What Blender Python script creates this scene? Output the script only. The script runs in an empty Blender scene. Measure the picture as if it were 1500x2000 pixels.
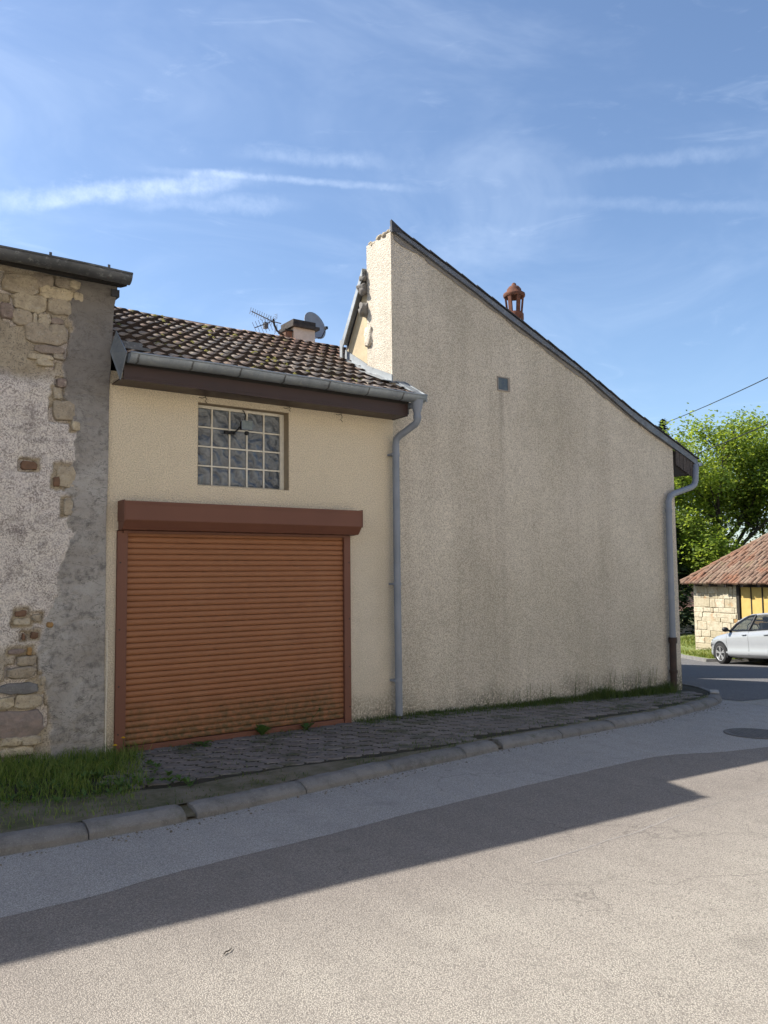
import bpy, bmesh, math, random
import numpy as np
from mathutils import Vector, Matrix, noise
random.seed(7); rng = np.random.default_rng(7)
scene = bpy.context.scene
COL = scene.collection
R = math.radians

# ------------------------------------------------------------------ camera
CAM = Vector((-2.30, -7.76, 1.64))
F_PX, PITCH, ROLL, HEAD = 1589.0, .07685, .01044, .9528
fw = Vector((math.cos(HEAD)*math.cos(PITCH), math.sin(HEAD)*math.cos(PITCH), math.sin(PITCH)))
r0 = Vector((math.sin(HEAD), -math.cos(HEAD), 0)); u0 = r0.cross(fw)
cr = r0*math.cos(ROLL) - u0*math.sin(ROLL); cu = u0*math.cos(ROLL) + r0*math.sin(ROLL)
cam_data = bpy.data.cameras.new('camera'); cam = bpy.data.objects.new('camera', cam_data); COL.objects.link(cam)
cam_data.sensor_fit = 'VERTICAL'; cam_data.sensor_height = 24.0; cam_data.lens = 24.0*F_PX/2000.0
cam_data.clip_start = .05; cam_data.clip_end = 3000
M = Matrix((cr, cu, -fw)).transposed().to_4x4(); M.translation = CAM
cam.matrix_world = M
scene.camera = cam

# ------------------------------------------------------------------ light
SX, SY = .775, -.735                      # ground shadow per metre of height
sun_dir = Vector((SX, SY, -1)).normalized()
SUN_EL = math.asin(-sun_dir.z); SUN_AZ = math.atan2(-sun_dir.x, -sun_dir.y)   # from +Y towards +X
sl = bpy.data.lights.new('sun', 'SUN'); sl.energy = 3.5; sl.angle = R(.53); sl.color = (1, .945, .86)
sun = bpy.data.objects.new('sun', sl); COL.objects.link(sun)
sun.rotation_euler = sun_dir.to_track_quat('-Z', 'Y').to_euler()
sun.location = (-20, 20, 30)
world = bpy.data.worlds.new('World'); scene.world = world; world.use_nodes = True
wn, wl = world.node_tree.nodes, world.node_tree.links
wn.clear()
w_out = wn.new('ShaderNodeOutputWorld'); w_bg = wn.new('ShaderNodeBackground')
sky = wn.new('ShaderNodeTexSky'); sky.sky_type = 'NISHITA'; sky.sun_disc = False
sky.sun_elevation = SUN_EL; sky.sun_rotation = SUN_AZ; sky.altitude = 250
sky.air_density = 1.0; sky.dust_density = 1.0; sky.ozone_density = 3.2
w_bg.inputs['Strength'].default_value = .075
tcw = wn.new('ShaderNodeTexCoord')
def wmath(op, a, b=None, c=None, clamp=False):
    n = wn.new('ShaderNodeMath'); n.operation = op; n.use_clamp = clamp
    for i, v in enumerate((a, b, c)):
        if v is None: continue
        if isinstance(v, (int, float)): n.inputs[i].default_value = v
        else: wl.new(v, n.inputs[i])
    return n.outputs[0]
def wdot(vec):
    n = wn.new('ShaderNodeVectorMath'); n.operation = 'DOT_PRODUCT'
    wl.new(tcw.outputs['Generated'], n.inputs[0]); n.inputs[1].default_value = vec
    return n.outputs['Value']
def wnoise(scale, detail=5, rough=.6, stretch=(1, 1, 1), dist=0):
    mp = wn.new('ShaderNodeMapping'); mp.inputs['Scale'].default_value = stretch
    wl.new(tcw.outputs['Generated'], mp.inputs[0])
    n = wn.new('ShaderNodeTexNoise'); n.inputs['Scale'].default_value = scale
    n.inputs['Detail'].default_value = detail; n.inputs['Roughness'].default_value = rough
    n.inputs['Distortion'].default_value = dist
    wl.new(mp.outputs[0], n.inputs['Vector'])
    return n.outputs['Fac']
def wramp(v, a, b):
    n = wn.new('ShaderNodeMapRange'); n.inputs['From Min'].default_value = a; n.inputs['From Max'].default_value = b
    n.interpolation_type = 'SMOOTHSTEP'
    wl.new(v, n.inputs['Value']); return n.outputs['Result']
def sky_dir(px, py): return (fw*F_PX + cr*(px-750) - cu*(py-1000)).normalized()
N_WOB = wnoise(24, 4, .7); N_TEX = wnoise(52, 4, .65)
def contrail(a, b, width, strength, soft, nscale):
    """a vapour trail high in the sky: a thin band along a great circle from direction a to b"""
    da, db = sky_dir(*a), sky_dir(*b)
    n = da.cross(db).normalized(); mid = (da+db).normalized(); t = n.cross(mid).normalized()
    half = da.angle(db)/2
    wob = wmath('MULTIPLY_ADD', N_WOB, width*3.0, -width*1.5)
    dd = wmath('ABSOLUTE', wmath('ADD', wdot(n), wob))
    band = wmath('SUBTRACT', 1.0, wramp(dd, width*.15, width*soft))
    along = wmath('ABSOLUTE', wdot(t))
    ends = wmath('SUBTRACT', 1.0, wramp(along, math.sin(half)*.35, math.sin(half)*1.05))
    tex = wmath('MULTIPLY_ADD', N_TEX, 1.3, -.15, True)
    front = wramp(wdot(mid), .0, .1)
    v = wmath('MULTIPLY', band, ends); v = wmath('MULTIPLY', v, tex); v = wmath('MULTIPLY', v, front)
    return wmath('MULTIPLY', v, strength)
veil = wmath('MULTIPLY', wramp(wnoise(2.6, 5, .62, (1, 1.4, 3.2), .7), .40, .92), .20)
veil2 = wmath('MULTIPLY', wramp(wnoise(6.5, 5, .66, (1, 1.2, 4.5), 1.2), .56, .88), .14)
cl = wmath('ADD', veil, veil2)
for spec in (((-120, 405), (560, 345), .0085, .52, 1.8, 26), ((230, 326), (880, 374), .0038, .26, 1.5, 30),
             ((1060, 335), (1560, 285), .007, .13, 1.6, 22), ((1000, 390), (1600, 408), .006, .11, 1.6, 18),
             ((180, 395), (620, 402), .008, .22, 1.6, 24), ((420, 290), (800, 325), .007, .2, 1.6, 20)):
    cl = wmath('ADD', cl, contrail(*spec))
cl = wmath('MINIMUM', cl, .8)
cmix = wn.new('ShaderNodeMixRGB'); cmix.inputs[2].default_value = (6.2, 7.0, 8.2, 1)
wl.new(cl, cmix.inputs[0]); wl.new(sky.outputs[0], cmix.inputs[1])
wl.new(cmix.outputs[0], w_bg.inputs['Color']); wl.new(w_bg.outputs[0], w_out.inputs[0])
scene.view_settings.view_transform = 'Standard'; scene.view_settings.look = 'None'
scene.view_settings.exposure = 1.45; scene.view_settings.gamma = 1.0
scene.cycles.use_denoising = True
scene.cycles.max_bounces = 6; scene.cycles.diffuse_bounces = 4; scene.cycles.glossy_bounces = 2; scene.cycles.transmission_bounces = 2; scene.cycles.transparent_max_bounces = 6

# ------------------------------------------------------------------ materials
class NT:
    def __init__(s, name):
        s.m = bpy.data.materials.new(name); s.m.use_nodes = True
        s.n, s.l = s.m.node_tree.nodes, s.m.node_tree.links
        s.b = s.n['Principled BSDF']; s.b.inputs['Specular IOR Level'].default_value = .3
        s.pos = s.n.new('ShaderNodeNewGeometry').outputs['Position']
    def put(s, sock, v):
        if hasattr(v, 'is_output'): s.l.new(v, sock)
        elif isinstance(v, (tuple, list)): sock.default_value = (*v, 1) if len(v) == 3 and len(sock.default_value) == 4 else v
        else: sock.default_value = v
    def map(s, scale=(1, 1, 1), vec=None, rot=(0, 0, 0), loc=(0, 0, 0)):
        n = s.n.new('ShaderNodeMapping'); n.inputs['Scale'].default_value = scale; n.inputs['Rotation'].default_value = rot
        n.inputs['Location'].default_value = loc
        s.l.new(vec or s.pos, n.inputs[0]); return n.outputs[0]
    def noise(s, scale, detail=4, rough=.55, vec=None, dist=0):
        n = s.n.new('ShaderNodeTexNoise'); n.inputs['Scale'].default_value = scale; n.inputs['Detail'].default_value = detail
        n.inputs['Roughness'].default_value = rough; n.inputs['Distortion'].default_value = dist
        s.l.new(vec or s.pos, n.inputs['Vector']); return n.outputs['Fac']
    def voro(s, scale, out='Distance', vec=None, feature='F1', rnd=1):
        n = s.n.new('ShaderNodeTexVoronoi'); n.feature = feature; n.inputs['Scale'].default_value = scale
        n.inputs['Randomness'].default_value = rnd
        s.l.new(vec or s.pos, n.inputs['Vector']); return n.outputs[out]
    def math(s, op, a, b=0., clamp=False):
        n = s.n.new('ShaderNodeMath'); n.operation = op; n.use_clamp = clamp
        s.put(n.inputs[0], a); s.put(n.inputs[1], b); return n.outputs[0]
    def rng(s, v, a, b, lo=0., hi=1.):
        n = s.n.new('ShaderNodeMapRange'); n.inputs['From Min'].default_value = a; n.inputs['From Max'].default_value = b
        n.inputs['To Min'].default_value = lo; n.inputs['To Max'].default_value = hi
        s.put(n.inputs['Value'], v); return n.outputs['Result']
    def mix(s, f, a, b, mode='MIX'):
        n = s.n.new('ShaderNodeMixRGB'); n.blend_type = mode
        s.put(n.inputs[0], f); s.put(n.inputs[1], a); s.put(n.inputs[2], b); return n.outputs[0]
    def bump(s, h, strength=.5, dist=.01, prev=None):
        n = s.n.new('ShaderNodeBump'); n.inputs['Strength'].default_value = strength; n.inputs['Distance'].default_value = dist
        s.put(n.inputs['Height'], h)
        if prev: s.l.new(prev, n.inputs['Normal'])
        return n.outputs[0]
    def sepz(s):
        n = s.n.new('ShaderNodeSeparateXYZ'); s.l.new(s.pos, n.inputs[0]); return n.outputs
    def objrand(s):
        return s.n.new('ShaderNodeObjectInfo').outputs['Random']
    def attr(s, name):
        n = s.n.new('ShaderNodeAttribute'); n.attribute_name = name; return n.outputs['Fac']
    def done(s, col=None, rough=.8, normal=None, metal=0., spec=None):
        if col is not None: s.put(s.b.inputs['Base Color'], col)
        s.put(s.b.inputs['Roughness'], rough); s.b.inputs['Metallic'].default_value = metal
        if spec is not None: s.b.inputs['Specular IOR Level'].default_value = spec
        if normal: s.l.new(normal, s.b.inputs['Normal'])
        return s.m

def m_roughcast(name, light, mid, dark, *a, stain=None, **k):
    m = _roughcast(name, light, mid, dark, *a, stain=stain, **k); return m
def _roughcast(name, light, mid, dark, grain=70, dist=.010, streak=.5, algae=(.045, .05, .03), base_z=None, speck=.55, warm_top=None, stain=None):
    t = NT(name)
    g = t.noise(grain, 3, .6); v = t.voro(grain*.75)
    h = t.math('ADD', t.math('MULTIPLY', g, .6), t.math('MULTIPLY', t.rng(v, 0, .7, 1, 0), .5))
    big = t.noise(.8, 4, .6); st = t.noise(1.0, 3, .65, t.map((2.6, 2.6, .22)))
    med = t.noise(6, 4, .6)
    c = t.mix(t.rng(big, .32, .68), mid, light)
    c = t.mix(t.math('MULTIPLY', t.rng(st, .45, .75), streak), c, dark)
    c = t.mix(t.math('MULTIPLY', t.rng(med, .5, .8), .3), c, dark)
    blot = t.noise(.45, 5, .6, t.map((1.6, 1, 1), loc=(2.3, 0, 7.1)))
    c = t.mix(t.math('MULTIPLY', t.rng(blot, .44, .62), .42), c, tuple(a*b for a, b in zip(dark, (1.05, 1.08, 1.0))))
    if warm_top:
        z = t.sepz()[2]
        f = t.rng(t.math('ADD', z, t.math('MULTIPLY', t.math('SUBTRACT', big, .5), 1.6)), 1.2, 2.8)
        c = t.mix(t.math('MULTIPLY', f, .75), c, warm_top)
    if stain:        # rusty run-off below the little vent
        xyz = t.sepz(); dx = t.math('ABSOLUTE', t.math('SUBTRACT', t.math('ADD', xyz[0], t.math('MULTIPLY', t.math('SUBTRACT', st, .5), .10)), stain[0]))
        f = t.math('MULTIPLY', t.rng(dx, .05, .004), t.rng(xyz[2], stain[2], stain[1]))
        f = t.math('MULTIPLY', f, t.rng(xyz[2], stain[1]+.01, stain[1]))
        c = t.mix(t.math('MULTIPLY', f, .5, True), c, tuple(x*.55 for x in dark))
    # grit: dark pits and pale grains of the thrown render
    pit = t.noise(grain*1.25, 2, .5)
    c = t.mix(t.math('MULTIPLY', t.rng(pit, .55, .36), speck), c, tuple(x*.42 for x in dark))
    c = t.mix(t.math('MULTIPLY', t.rng(pit, .56, .72), .35), c, tuple(min(1, x*1.35) for x in light))
    if base_z is not None:
        xyz = t.sepz(); zz = t.math('SUBTRACT', xyz[2], base_z)
        zz = t.math('ADD', zz, t.math('MULTIPLY', t.math('SUBTRACT', t.noise(2.2, 6, .7), .5), .75))
        f = t.rng(zz, .30, -.10)
        f = t.math('MULTIPLY', f, t.rng(t.noise(34, 3, .7), .38, .55))
        c = t.mix(t.math('MULTIPLY', f, .85, True), c, algae)
    n = t.bump(h, .95, dist)
    return t.done(c, .92, n)

M_garage = m_roughcast('garage_roughcast', (.68, .60, .48), (.61, .535, .425), (.43, .365, .285), 75, .010, .28, base_z=.02, warm_top=(.72, .605, .425), speck=.42)
M_gable = m_roughcast('gable_roughcast', (.67, .60, .49), (.59, .525, .43), (.35, .302, .24), 72, .011, .42, base_z=-.05, speck=.5, stain=(5.15, 4.05, 3.1))
M_parapet = M_gable

def m_simple(name, col, col2=None, rough=.7, nscale=8, bump=.15, bscale=60, metal=0., spec=.3, dist=.003):
    t = NT(name); c = col
    if col2: c = t.mix(t.rng(t.noise(nscale, 5, .6), .35, .68), col, col2)
    n = t.bump(t.noise(bscale, 4, .6), bump, dist)
    return t.done(c, rough, n, metal, spec)

def m_zinc(name, c1=(.30, .33, .35), c2=(.20, .22, .24), rust=False):
    t = NT(name)
    c = t.mix(t.rng(t.noise(3, 6, .7), .35, .7), c1, c2)
    c = t.mix(t.math('MULTIPLY', t.rng(t.noise(22, 5, .7), .55, .72), .55), c, (.44, .45, .44))
    c = t.mix(t.math('MULTIPLY', t.rng(t.noise(9, 5, .75), .60, .72), .6), c, (.09, .085, .08))
    if rust: c = t.mix(t.rng(t.noise(7, 5, .7), .66, .74), c, (.18, .08, .04))
    return t.done(c, t.rng(t.noise(14, 4), .3, .7, .42, .68), t.bump(t.noise(30, 3), .08, .003), .45, .4)
M_zinc = m_zinc('zinc'); M_zinc_old = m_zinc('old_zinc', (.125, .13, .135), (.07, .073, .076), True)
M_zinc_bright = m_zinc('bright_zinc', (.30, .32, .33), (.23, .25, .26))
M_pvc = m_simple('grey_plastic_pipe', (.235, .255, .29), (.19, .21, .24), .5, 3, .05, 20, 0, .4)
M_iron = m_simple('brown_iron_pipe', (.055, .032, .026), (.035, .024, .02), .55, 10, .2, 40)
M_brown = m_simple('brown_shutter_metal', (.165, .070, .045), (.148, .063, .041), .55, 2.5, .03, 200, 0, .25)
M_fascia = m_simple('dark_brown_fascia', (.042, .021, .018), (.034, .018, .016), .42, 3, .05, 60, 0, .4)
M_mortar = m_simple('pale_block_mortar', (.74, .69, .58), (.64, .59, .49), .85, 20)
M_dark = m_simple('dark_interior', (.012, .012, .013), None, .9)
M_black = m_simple('black_plastic', (.015, .015, .016), None, .45, 8, .05)
M_reveal = m_simple('smooth_reveal_render', (.34, .27, .18), (.27, .215, .145), .9, 9, .4, 50, dist=.004)

def m_slat():
    t = NT('brown_shutter_slat')
    c = t.mix(t.rng(t.noise(2.0, 4, .6, t.map((1, 1, 3))), .35, .7), (.30, .130, .060), (.268, .115, .054))
    c = t.mix(t.math('MULTIPLY', t.objrand(), .16), c, (.235, .098, .048))
    z = t.sepz(); zz = t.math('ADD', z[2], t.math('MULTIPLY', t.math('SUBTRACT', t.noise(3.2, 6, .75, t.map((1, 1, .6))), .5), .9))
    f = t.math('MULTIPLY', t.rng(zz, .50, .04), t.rng(t.noise(16, 5, .75), .36, .58))
    c = t.mix(t.math('MULTIPLY', f, .9, True), c, (.055, .058, .026))
    dust = t.rng(t.noise(3.5, 6, .75, t.map((1, 1, .35))), .50, .72)
    c = t.mix(t.math('MULTIPLY', dust, .16), c, (.36, .20, .11))
    return t.done(c, .55, t.bump(t.noise(120, 2), .03, .002), 0, .25)
M_slat = m_slat()

def m_glassblock():
    t = NT('wavy_glass_block')
    tc = t.n.new('ShaderNodeTexCoord').outputs['Object']
    r = t.objrand()
    cb = t.n.new('ShaderNodeCombineXYZ'); t.l.new(t.math('MULTIPLY', r, 37.), cb.inputs[0]); t.l.new(t.math('MULTIPLY', r, 11.), cb.inputs[2])
    va = t.n.new('ShaderNodeVectorMath'); va.operation = 'ADD'; t.l.new(tc, va.inputs[0]); t.l.new(cb.outputs[0], va.inputs[1])
    wv = t.n.new('ShaderNodeTexWave'); wv.wave_type = 'BANDS'; wv.bands_direction = 'DIAGONAL'; wv.inputs['Scale'].default_value = 3.6
    wv.inputs['Distortion'].default_value = 7.; wv.inputs['Detail'].default_value = 1.5; wv.inputs['Detail Scale'].default_value = 2.2; t.l.new(va.outputs[0], wv.inputs['Vector'])
    h = wv.outputs['Fac']; h2 = t.noise(11, 2, .5, va.outputs[0], .8)
    c = t.mix(t.rng(h2, .36, .66), (.042, .052, .066), (.115, .132, .15))
    c = t.mix(t.math('MULTIPLY', t.rng(h, .55, 1.), .24), c, (.24, .265, .28))  # paler diagonal swirl: a glass highlight painted into the colour
    n = t.bump(h, .5, .02); n = t.bump(h2, .4, .03, n)
    t.b.inputs['Coat Weight'].default_value = .25
    return t.done(c, .16, n, 0, .55)
M_block = m_glassblock()
M_carglass_dark = m_simple('dark_window_glass', (.03, .035, .04), None, .12, 5, 0, 5, 0, .5)

def m_tile(name, red, brown, grey, lich=(.23, .20, .055), redder=None):
    t = NT(name); r = t.objrand()
    c = t.mix(r, brown, grey)
    c = t.mix(t.rng(t.noise(1.6, 5, .6), .45, .65), c, red)
    if redder:
        x = t.sepz(); f = t.rng(t.math('ADD', x[0], t.math('MULTIPLY', x[1], 1.2)), 3.2, 5.2)
        c = t.mix(t.math('MULTIPLY', f, t.rng(t.noise(5, 4), .35, .6)), c, redder)
    c = t.mix(t.math('MULTIPLY', t.rng(t.noise(24, 5, .7), .50, .66), .75), c, (.07, .055, .047))
    c = t.mix(t.math('MULTIPLY', t.rng(t.noise(40, 4, .7), .58, .70), .5), c, (.42, .38, .32))
    ms = t.math('MULTIPLY', t.rng(t.noise(2.3, 4, .65, t.map(loc=(4.1, 2, 1))), .58, .66), t.rng(t.noise(28, 3, .7), .42, .56))
    c = t.mix(ms, c, lich)
    return t.done(c, .9, t.bump(t.noise(70, 4, .7), .5, .006))
M_tile = m_tile('weathered_roof_tile', (.36, .25, .18), (.40, .315, .245), (.46, .395, .32), redder=(.48, .27, .18))
M_shedtile = m_tile('canal_tile', (.225, .105, .06), (.14, .078, .052), (.235, .165, .115), (.19, .15, .085))
M_tilelip = m_simple('shaded_mossy_tile_edge', (.038, .030, .026), (.075, .055, .045), .95, 30, .8, 90)  # moss tone kept near black to stand in for shade under tile waves
M_slate = m_simple('dark_slate_edge', (.035, .036, .04), (.06, .06, .065), .6, 12, .4, 60)
M_terracotta = m_simple('terracotta', (.17, .068, .04), (.085, .042, .03), .9, 14, .5, 60)
M_greystone = m_simple('grey_weathered_stone', (.20, .185, .165), (.115, .105, .095), .95, 12, .9, 40, dist=.015)
M_moss = m_simple('roof_moss', (.24, .20, .04), (.11, .11, .025), .95, 40, .9, 120, dist=.01)

def m_stone():
    t = NT('exposed_rubble_stone'); r = t.objrand()
    c = t.mix(r, (.58, .49, .335), (.27, .225, .18))
    c = t.mix(t.rng(r, .8, .95), c, (.25, .19, .165))
    c = t.mix(t.math('MULTIPLY', t.rng(t.noise(11, 6, .7), .42, .66), .6), c, (.20, .165, .128))
    c = t.mix(t.math('MULTIPLY', t.rng(t.noise(26, 5, .7), .56, .70), .65), c, (.50, .46, .38))
    c = t.mix(t.math('MULTIPLY', t.rng(t.noise(60, 4, .7), .56, .66), .6), c, (.07, .06, .05))
    h = t.noise(16, 7, .7)
    h2 = t.noise(8, 5, .6, t.map((1, 1, 4)))
    n = t.bump(t.math('ADD', h, t.math('MULTIPLY', h2, .6)), .8, .02)
    return t.done(c, .93, n)
M_stone = m_stone()
def m_redstone(name, a, b):
    t = NT(name)
    c = t.mix(t.rng(t.noise(14, 6, .7), .35, .65), a, b)
    return t.done(c, .93, t.bump(t.noise(22, 6, .7), .7, .015))
M_brick = m_redstone('old_brick', (.21, .12, .075), (.14, .085, .055))
M_ochre = m_redstone('ochre_stone', (.36, .22, .085), (.25, .15, .07))
M_pinkstone = m_redstone('pinkish_sandstone', (.30, .235, .205), (.20, .17, .15))

def m_oldwall():
    """one wall, three coats: pink lime render, grey cement repair, bare mortar between stones (vertex attributes)"""
    t = NT('old_patched_wall')
    cem, bare = t.attr('cement'), t.attr('bare')
    fine, med, big = t.noise(75, 4, .7), t.noise(13, 6, .72), t.noise(2.2, 5, .6)
    lime = t.mix(t.rng(big, .35, .65), (.66, .595, .55), (.70, .64, .565))
    pitm = t.math('MULTIPLY', t.rng(fine, .545, .44), t.rng(med, .30, .62, .35, 1.0))
    lime = t.mix(t.math('MULTIPLY', pitm, .80), lime, (.15, .12, .11))
    lime = t.mix(t.math('MULTIPLY', t.rng(t.noise(5, 6, .75), .53, .66), .62), lime, (.135, .11, .105))
    lime = t.mix(t.math('MULTIPLY', t.rng(fine, .57, .66), .5), lime, (.70, .66, .58))
    ce = t.mix(t.rng(t.noise(1.5, 6, .65), .36, .64), (.265, .24, .212), (.40, .38, .352))
    ce = t.mix(t.math('MULTIPLY', t.rng(t.noise(9, 8, .82), .50, .64), .75), ce, (.11, .103, .097))
    fis = t.noise(3.2, 5, .7, t.map((1, 1, 2.6), loc=(3, 5, 8)), .6)
    ce = t.mix(t.math('MULTIPLY', t.rng(t.math('ABSOLUTE', t.math('SUBTRACT', fis, .5)), .010, .002), .7), ce, (.06, .055, .05))
    ce = t.mix(t.math('MULTIPLY', t.rng(t.noise(3.4, 7, .8, t.map(loc=(7, 3, 2))), .62, .70), .6), ce, (.46, .44, .40))
    ce = t.mix(t.math('MULTIPLY', t.rng(t.noise(140, 2, .6), .40, .30), .4), ce, (.07, .065, .06))
    z = t.sepz(); top = t.rng(t.math('ADD', z[2], t.math('MULTIPLY', med, .9)), 3.1, 3.9)
    ce = t.mix(t.math('MULTIPLY', top, .6), ce, (.115, .10, .085))
    mo = t.mix(t.rng(t.noise(9, 6, .7), .35, .65), (.44, .375, .275), (.30, .25, .18))
    mo = t.mix(t.math('MULTIPLY', t.rng(fine, .48, .38), .7), mo, (.10, .085, .065))
    c = t.mix(bare, lime, mo); c = t.mix(cem, c, ce)
    h = t.math('ADD', t.math('MULTIPLY', fine, .5), t.math('MULTIPLY', med, 1.2))
    hc = t.math('ADD', t.math('MULTIPLY', t.noise(110, 3), .15), t.math('MULTIPLY', t.noise(9, 7, .75), 1.1))
    hh = t.n.new('ShaderNodeMixRGB'); t.put(hh.inputs[0], cem); t.put(hh.inputs[1], h); t.put(hh.inputs[2], hc)
    return t.done(c, .95, t.bump(hh.outputs[0], .85, .016))
M_oldwall = m_oldwall()

def m_asphalt(name, c1, c2, chip=95, pale=(.50, .47, .42), amt=.55, dist=.008, stain=.4, blend=None):
    t = NT(name)
    vor = t.n.new('ShaderNodeTexVoronoi'); vor.inputs['Scale'].default_value = chip; t.l.new(t.pos, vor.inputs['Vector'])
    vc, vd = vor.outputs['Color'], vor.outputs['Distance']
    s = t.n.new('ShaderNodeSeparateColor'); t.l.new(vc, s.inputs[0])
    big, med = t.noise(.55, 5, .62), t.noise(4.2, 5, .68)
    trk = t.noise(.9, 3, .5, t.map((.16, 1.5, 1)))
    c = t.mix(t.rng(big, .35, .65), c1, c2)
    if blend:       # one coat runs out into the next without a joint
        y = t.sepz()[1]; f = t.rng(t.math('ADD', y, t.math('MULTIPLY', t.math('SUBTRACT', big, .5), 2.2)), -3.75, -4.9)
        c = t.mix(f, c, blend)
    c = t.mix(t.math('MULTIPLY', t.rng(trk, .42, .66), .22), c, tuple(min(1, x*1.25) for x in c2))
    c = t.mix(t.math('MULTIPLY', t.rng(s.outputs[0], .30, 1), amt), c, pale)
    c = t.mix(t.math('MULTIPLY', t.rng(s.outputs[2], .72, .95), .55), c, tuple(x*.55 for x in c1))
    c = t.mix(t.math('MULTIPLY', t.rng(vd, .36, .64), .55), c, tuple(x*.42 for x in c1))
    c = t.mix(t.math('MULTIPLY', t.rng(med, .54, .74), stain), c, tuple(x*.62 for x in c1))
    wob = t.n.new('ShaderNodeVectorMath'); wob.operation = 'ADD'; nc = t.n.new('ShaderNodeTexNoise'); nc.inputs['Scale'].default_value = 2.4; nc.inputs['Detail'].default_value = 4
    t.l.new(t.pos, nc.inputs['Vector']); sc2 = t.n.new('ShaderNodeVectorMath'); sc2.operation = 'SCALE'; sc2.inputs['Scale'].default_value = .7; t.l.new(nc.outputs['Color'], sc2.inputs[0]); t.l.new(t.pos, wob.inputs[0]); t.l.new(sc2.outputs[0], wob.inputs[1])
    ck = t.voro(.62, 'Distance', wob.outputs[0], 'DISTANCE_TO_EDGE')
    c = t.mix(t.math('MULTIPLY', t.math('MULTIPLY', t.rng(ck, .006, .0015), t.rng(big, .47, .56)), .42), c, tuple(x*.35 for x in c1))
    spot = t.noise(1.7, 2, .5, t.map(loc=(5.2, 1.1, 0)))
    c = t.mix(t.math('MULTIPLY', t.rng(spot, .68, .76), .28), c, tuple(x*.45 for x in c1))
    h = t.math('ADD', t.rng(vd, 0, .6, 1, 0), t.math('MULTIPLY', s.outputs[1], .8))
    return t.done(c, .9, t.bump(h, .7, dist))
M_road = m_asphalt('worn_chipped_asphalt', (.36, .335, .29), (.41, .38, .33), 135, (.66, .615, .53), .46, .0045, .22)
M_strip = m_asphalt('newer_asphalt', (.215, .19, .168), (.255, .225, .197), 135, (.46, .41, .355), .44, .0045, .28, (.375, .345, .295))
M_gut = m_asphalt('kerbside_asphalt', (.345, .327, .305), (.40, .38, .355), 140, (.62, .60, .565), .5, .0045, .35)
M_side = m_asphalt('side_street_asphalt', (.13, .127, .127), (.16, .153, .15), 60, (.27, .26, .25), .35, .005, .3)
M_tar = m_simple('tar_seam', (.20, .19, .18), (.31, .28, .25), .85, 30, .8, 90)
def m_kerb():
    t = NT('worn_concrete_kerb'); r = t.objrand()
    c = t.mix(r, (.165, .158, .15), (.20, .192, .183))
    c = t.mix(t.math('MULTIPLY', t.rng(t.noise(6, 6, .72), .45, .68), .7), c, (.085, .082, .078))
    c = t.mix(t.math('MULTIPLY', t.rng(t.noise(120, 3, .6), .55, .68), .5), c, (.30, .29, .27))
    c = t.mix(t.math('MULTIPLY', t.rng(t.noise(4, 5, .7, t.map(loc=(3, 1, 0))), .58, .68), .45), c, (.075, .085, .045))
    return t.done(c, .93, t.bump(t.noise(60, 6, .72), .75, .010))
M_kerb = m_kerb()
def m_paver():
    t = NT('grey_interlocking_paver'); r = t.objrand()
    c = t.mix(r, (.15, .132, .118), (.205, .182, .165))
    c = t.mix(t.math('MULTIPLY', t.rng(t.noise(9, 6, .7), .45, .66), .65), c, (.085, .08, .075))
    c = t.mix(t.math('MULTIPLY', t.rng(t.noise(160, 2, .6), .60, .72), .5), c, (.24, .22, .20))
    c = t.mix(t.math('MULTIPLY', t.rng(t.noise(1.9, 6, .7), .53, .64), .75), c, (.05, .058, .022))
    return t.done(c, .9, t.bump(t.noise(90, 5, .7), .6, .006))
M_paver = m_paver()
def m_soil():
    t = NT('mossy_soil')
    c = t.mix(t.rng(t.noise(3, 6, .7), .38, .62), (.19, .165, .125), (.085, .088, .045))
    c = t.mix(t.math('MULTIPLY', t.rng(t.noise(70, 3, .7), .58, .70), .6), c, (.20, .18, .15))
    return t.done(c, .95, t.bump(t.noise(50, 6, .7), .9, .02))
M_soil = m_soil()
M_joint = m_simple('dark_mossy_joint', (.030, .030, .018), (.045, .038, .028), .95, 12, .8, 60, dist=.01)
def m_leaf(name, a, b, trans=.35, rough=.55):
    t = NT(name); r = t.attr('rnd')
    c = t.mix(r, a, b)
    t.done(c, rough, None, 0, .25)
    tr = t.n.new('ShaderNodeBsdfTranslucent'); t.put(tr.inputs[0], t.mix(1., c, (1.35, 1.3, .7), 'MULTIPLY'))
    mx = t.n.new('ShaderNodeMixShader'); mx.inputs[0].default_value = trans
    o = t.n['Material Output']; t.l.new(t.b.outputs[0], mx.inputs[1]); t.l.new(tr.outputs[0], mx.inputs[2]); t.l.new(mx.outputs[0], o.inputs[0])
    return t.m
M_grass = m_leaf('verge_grass', (.055, .125, .018), (.22, .27, .07))
M_weed = m_leaf('dark_weed', (.045, .08, .02), (.10, .13, .035))
M_dand = m_leaf('dandelion_leaf', (.06, .12, .03), (.09, .15, .04))
M_yellow = m_simple('dandelion_yellow', (.75, .52, .02), None, .8)
M_fgrass = m_leaf('sunny_grass', (.10, .16, .03), (.26, .27, .07))
M_leafA = m_leaf('young_broad_leaf', (.115, .19, .030), (.33, .40, .085), .55)
M_leafB = m_leaf('darker_broad_leaf', (.08, .135, .02), (.24, .28, .05), .45)  # darker green leaf colour, used on the hedgerow
M_conif = m_leaf('conifer_needles', (.012, .025, .012), (.03, .05, .018), .15)
M_bark = m_simple('bark', (.06, .048, .038), (.035, .028, .022), .95, 6, .8, 22, dist=.02)
M_oldwood = m_simple('weathered_painted_wood', (.10, .085, .078), (.045, .038, .036), .9, 30, .8, 50, dist=.006)
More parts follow.
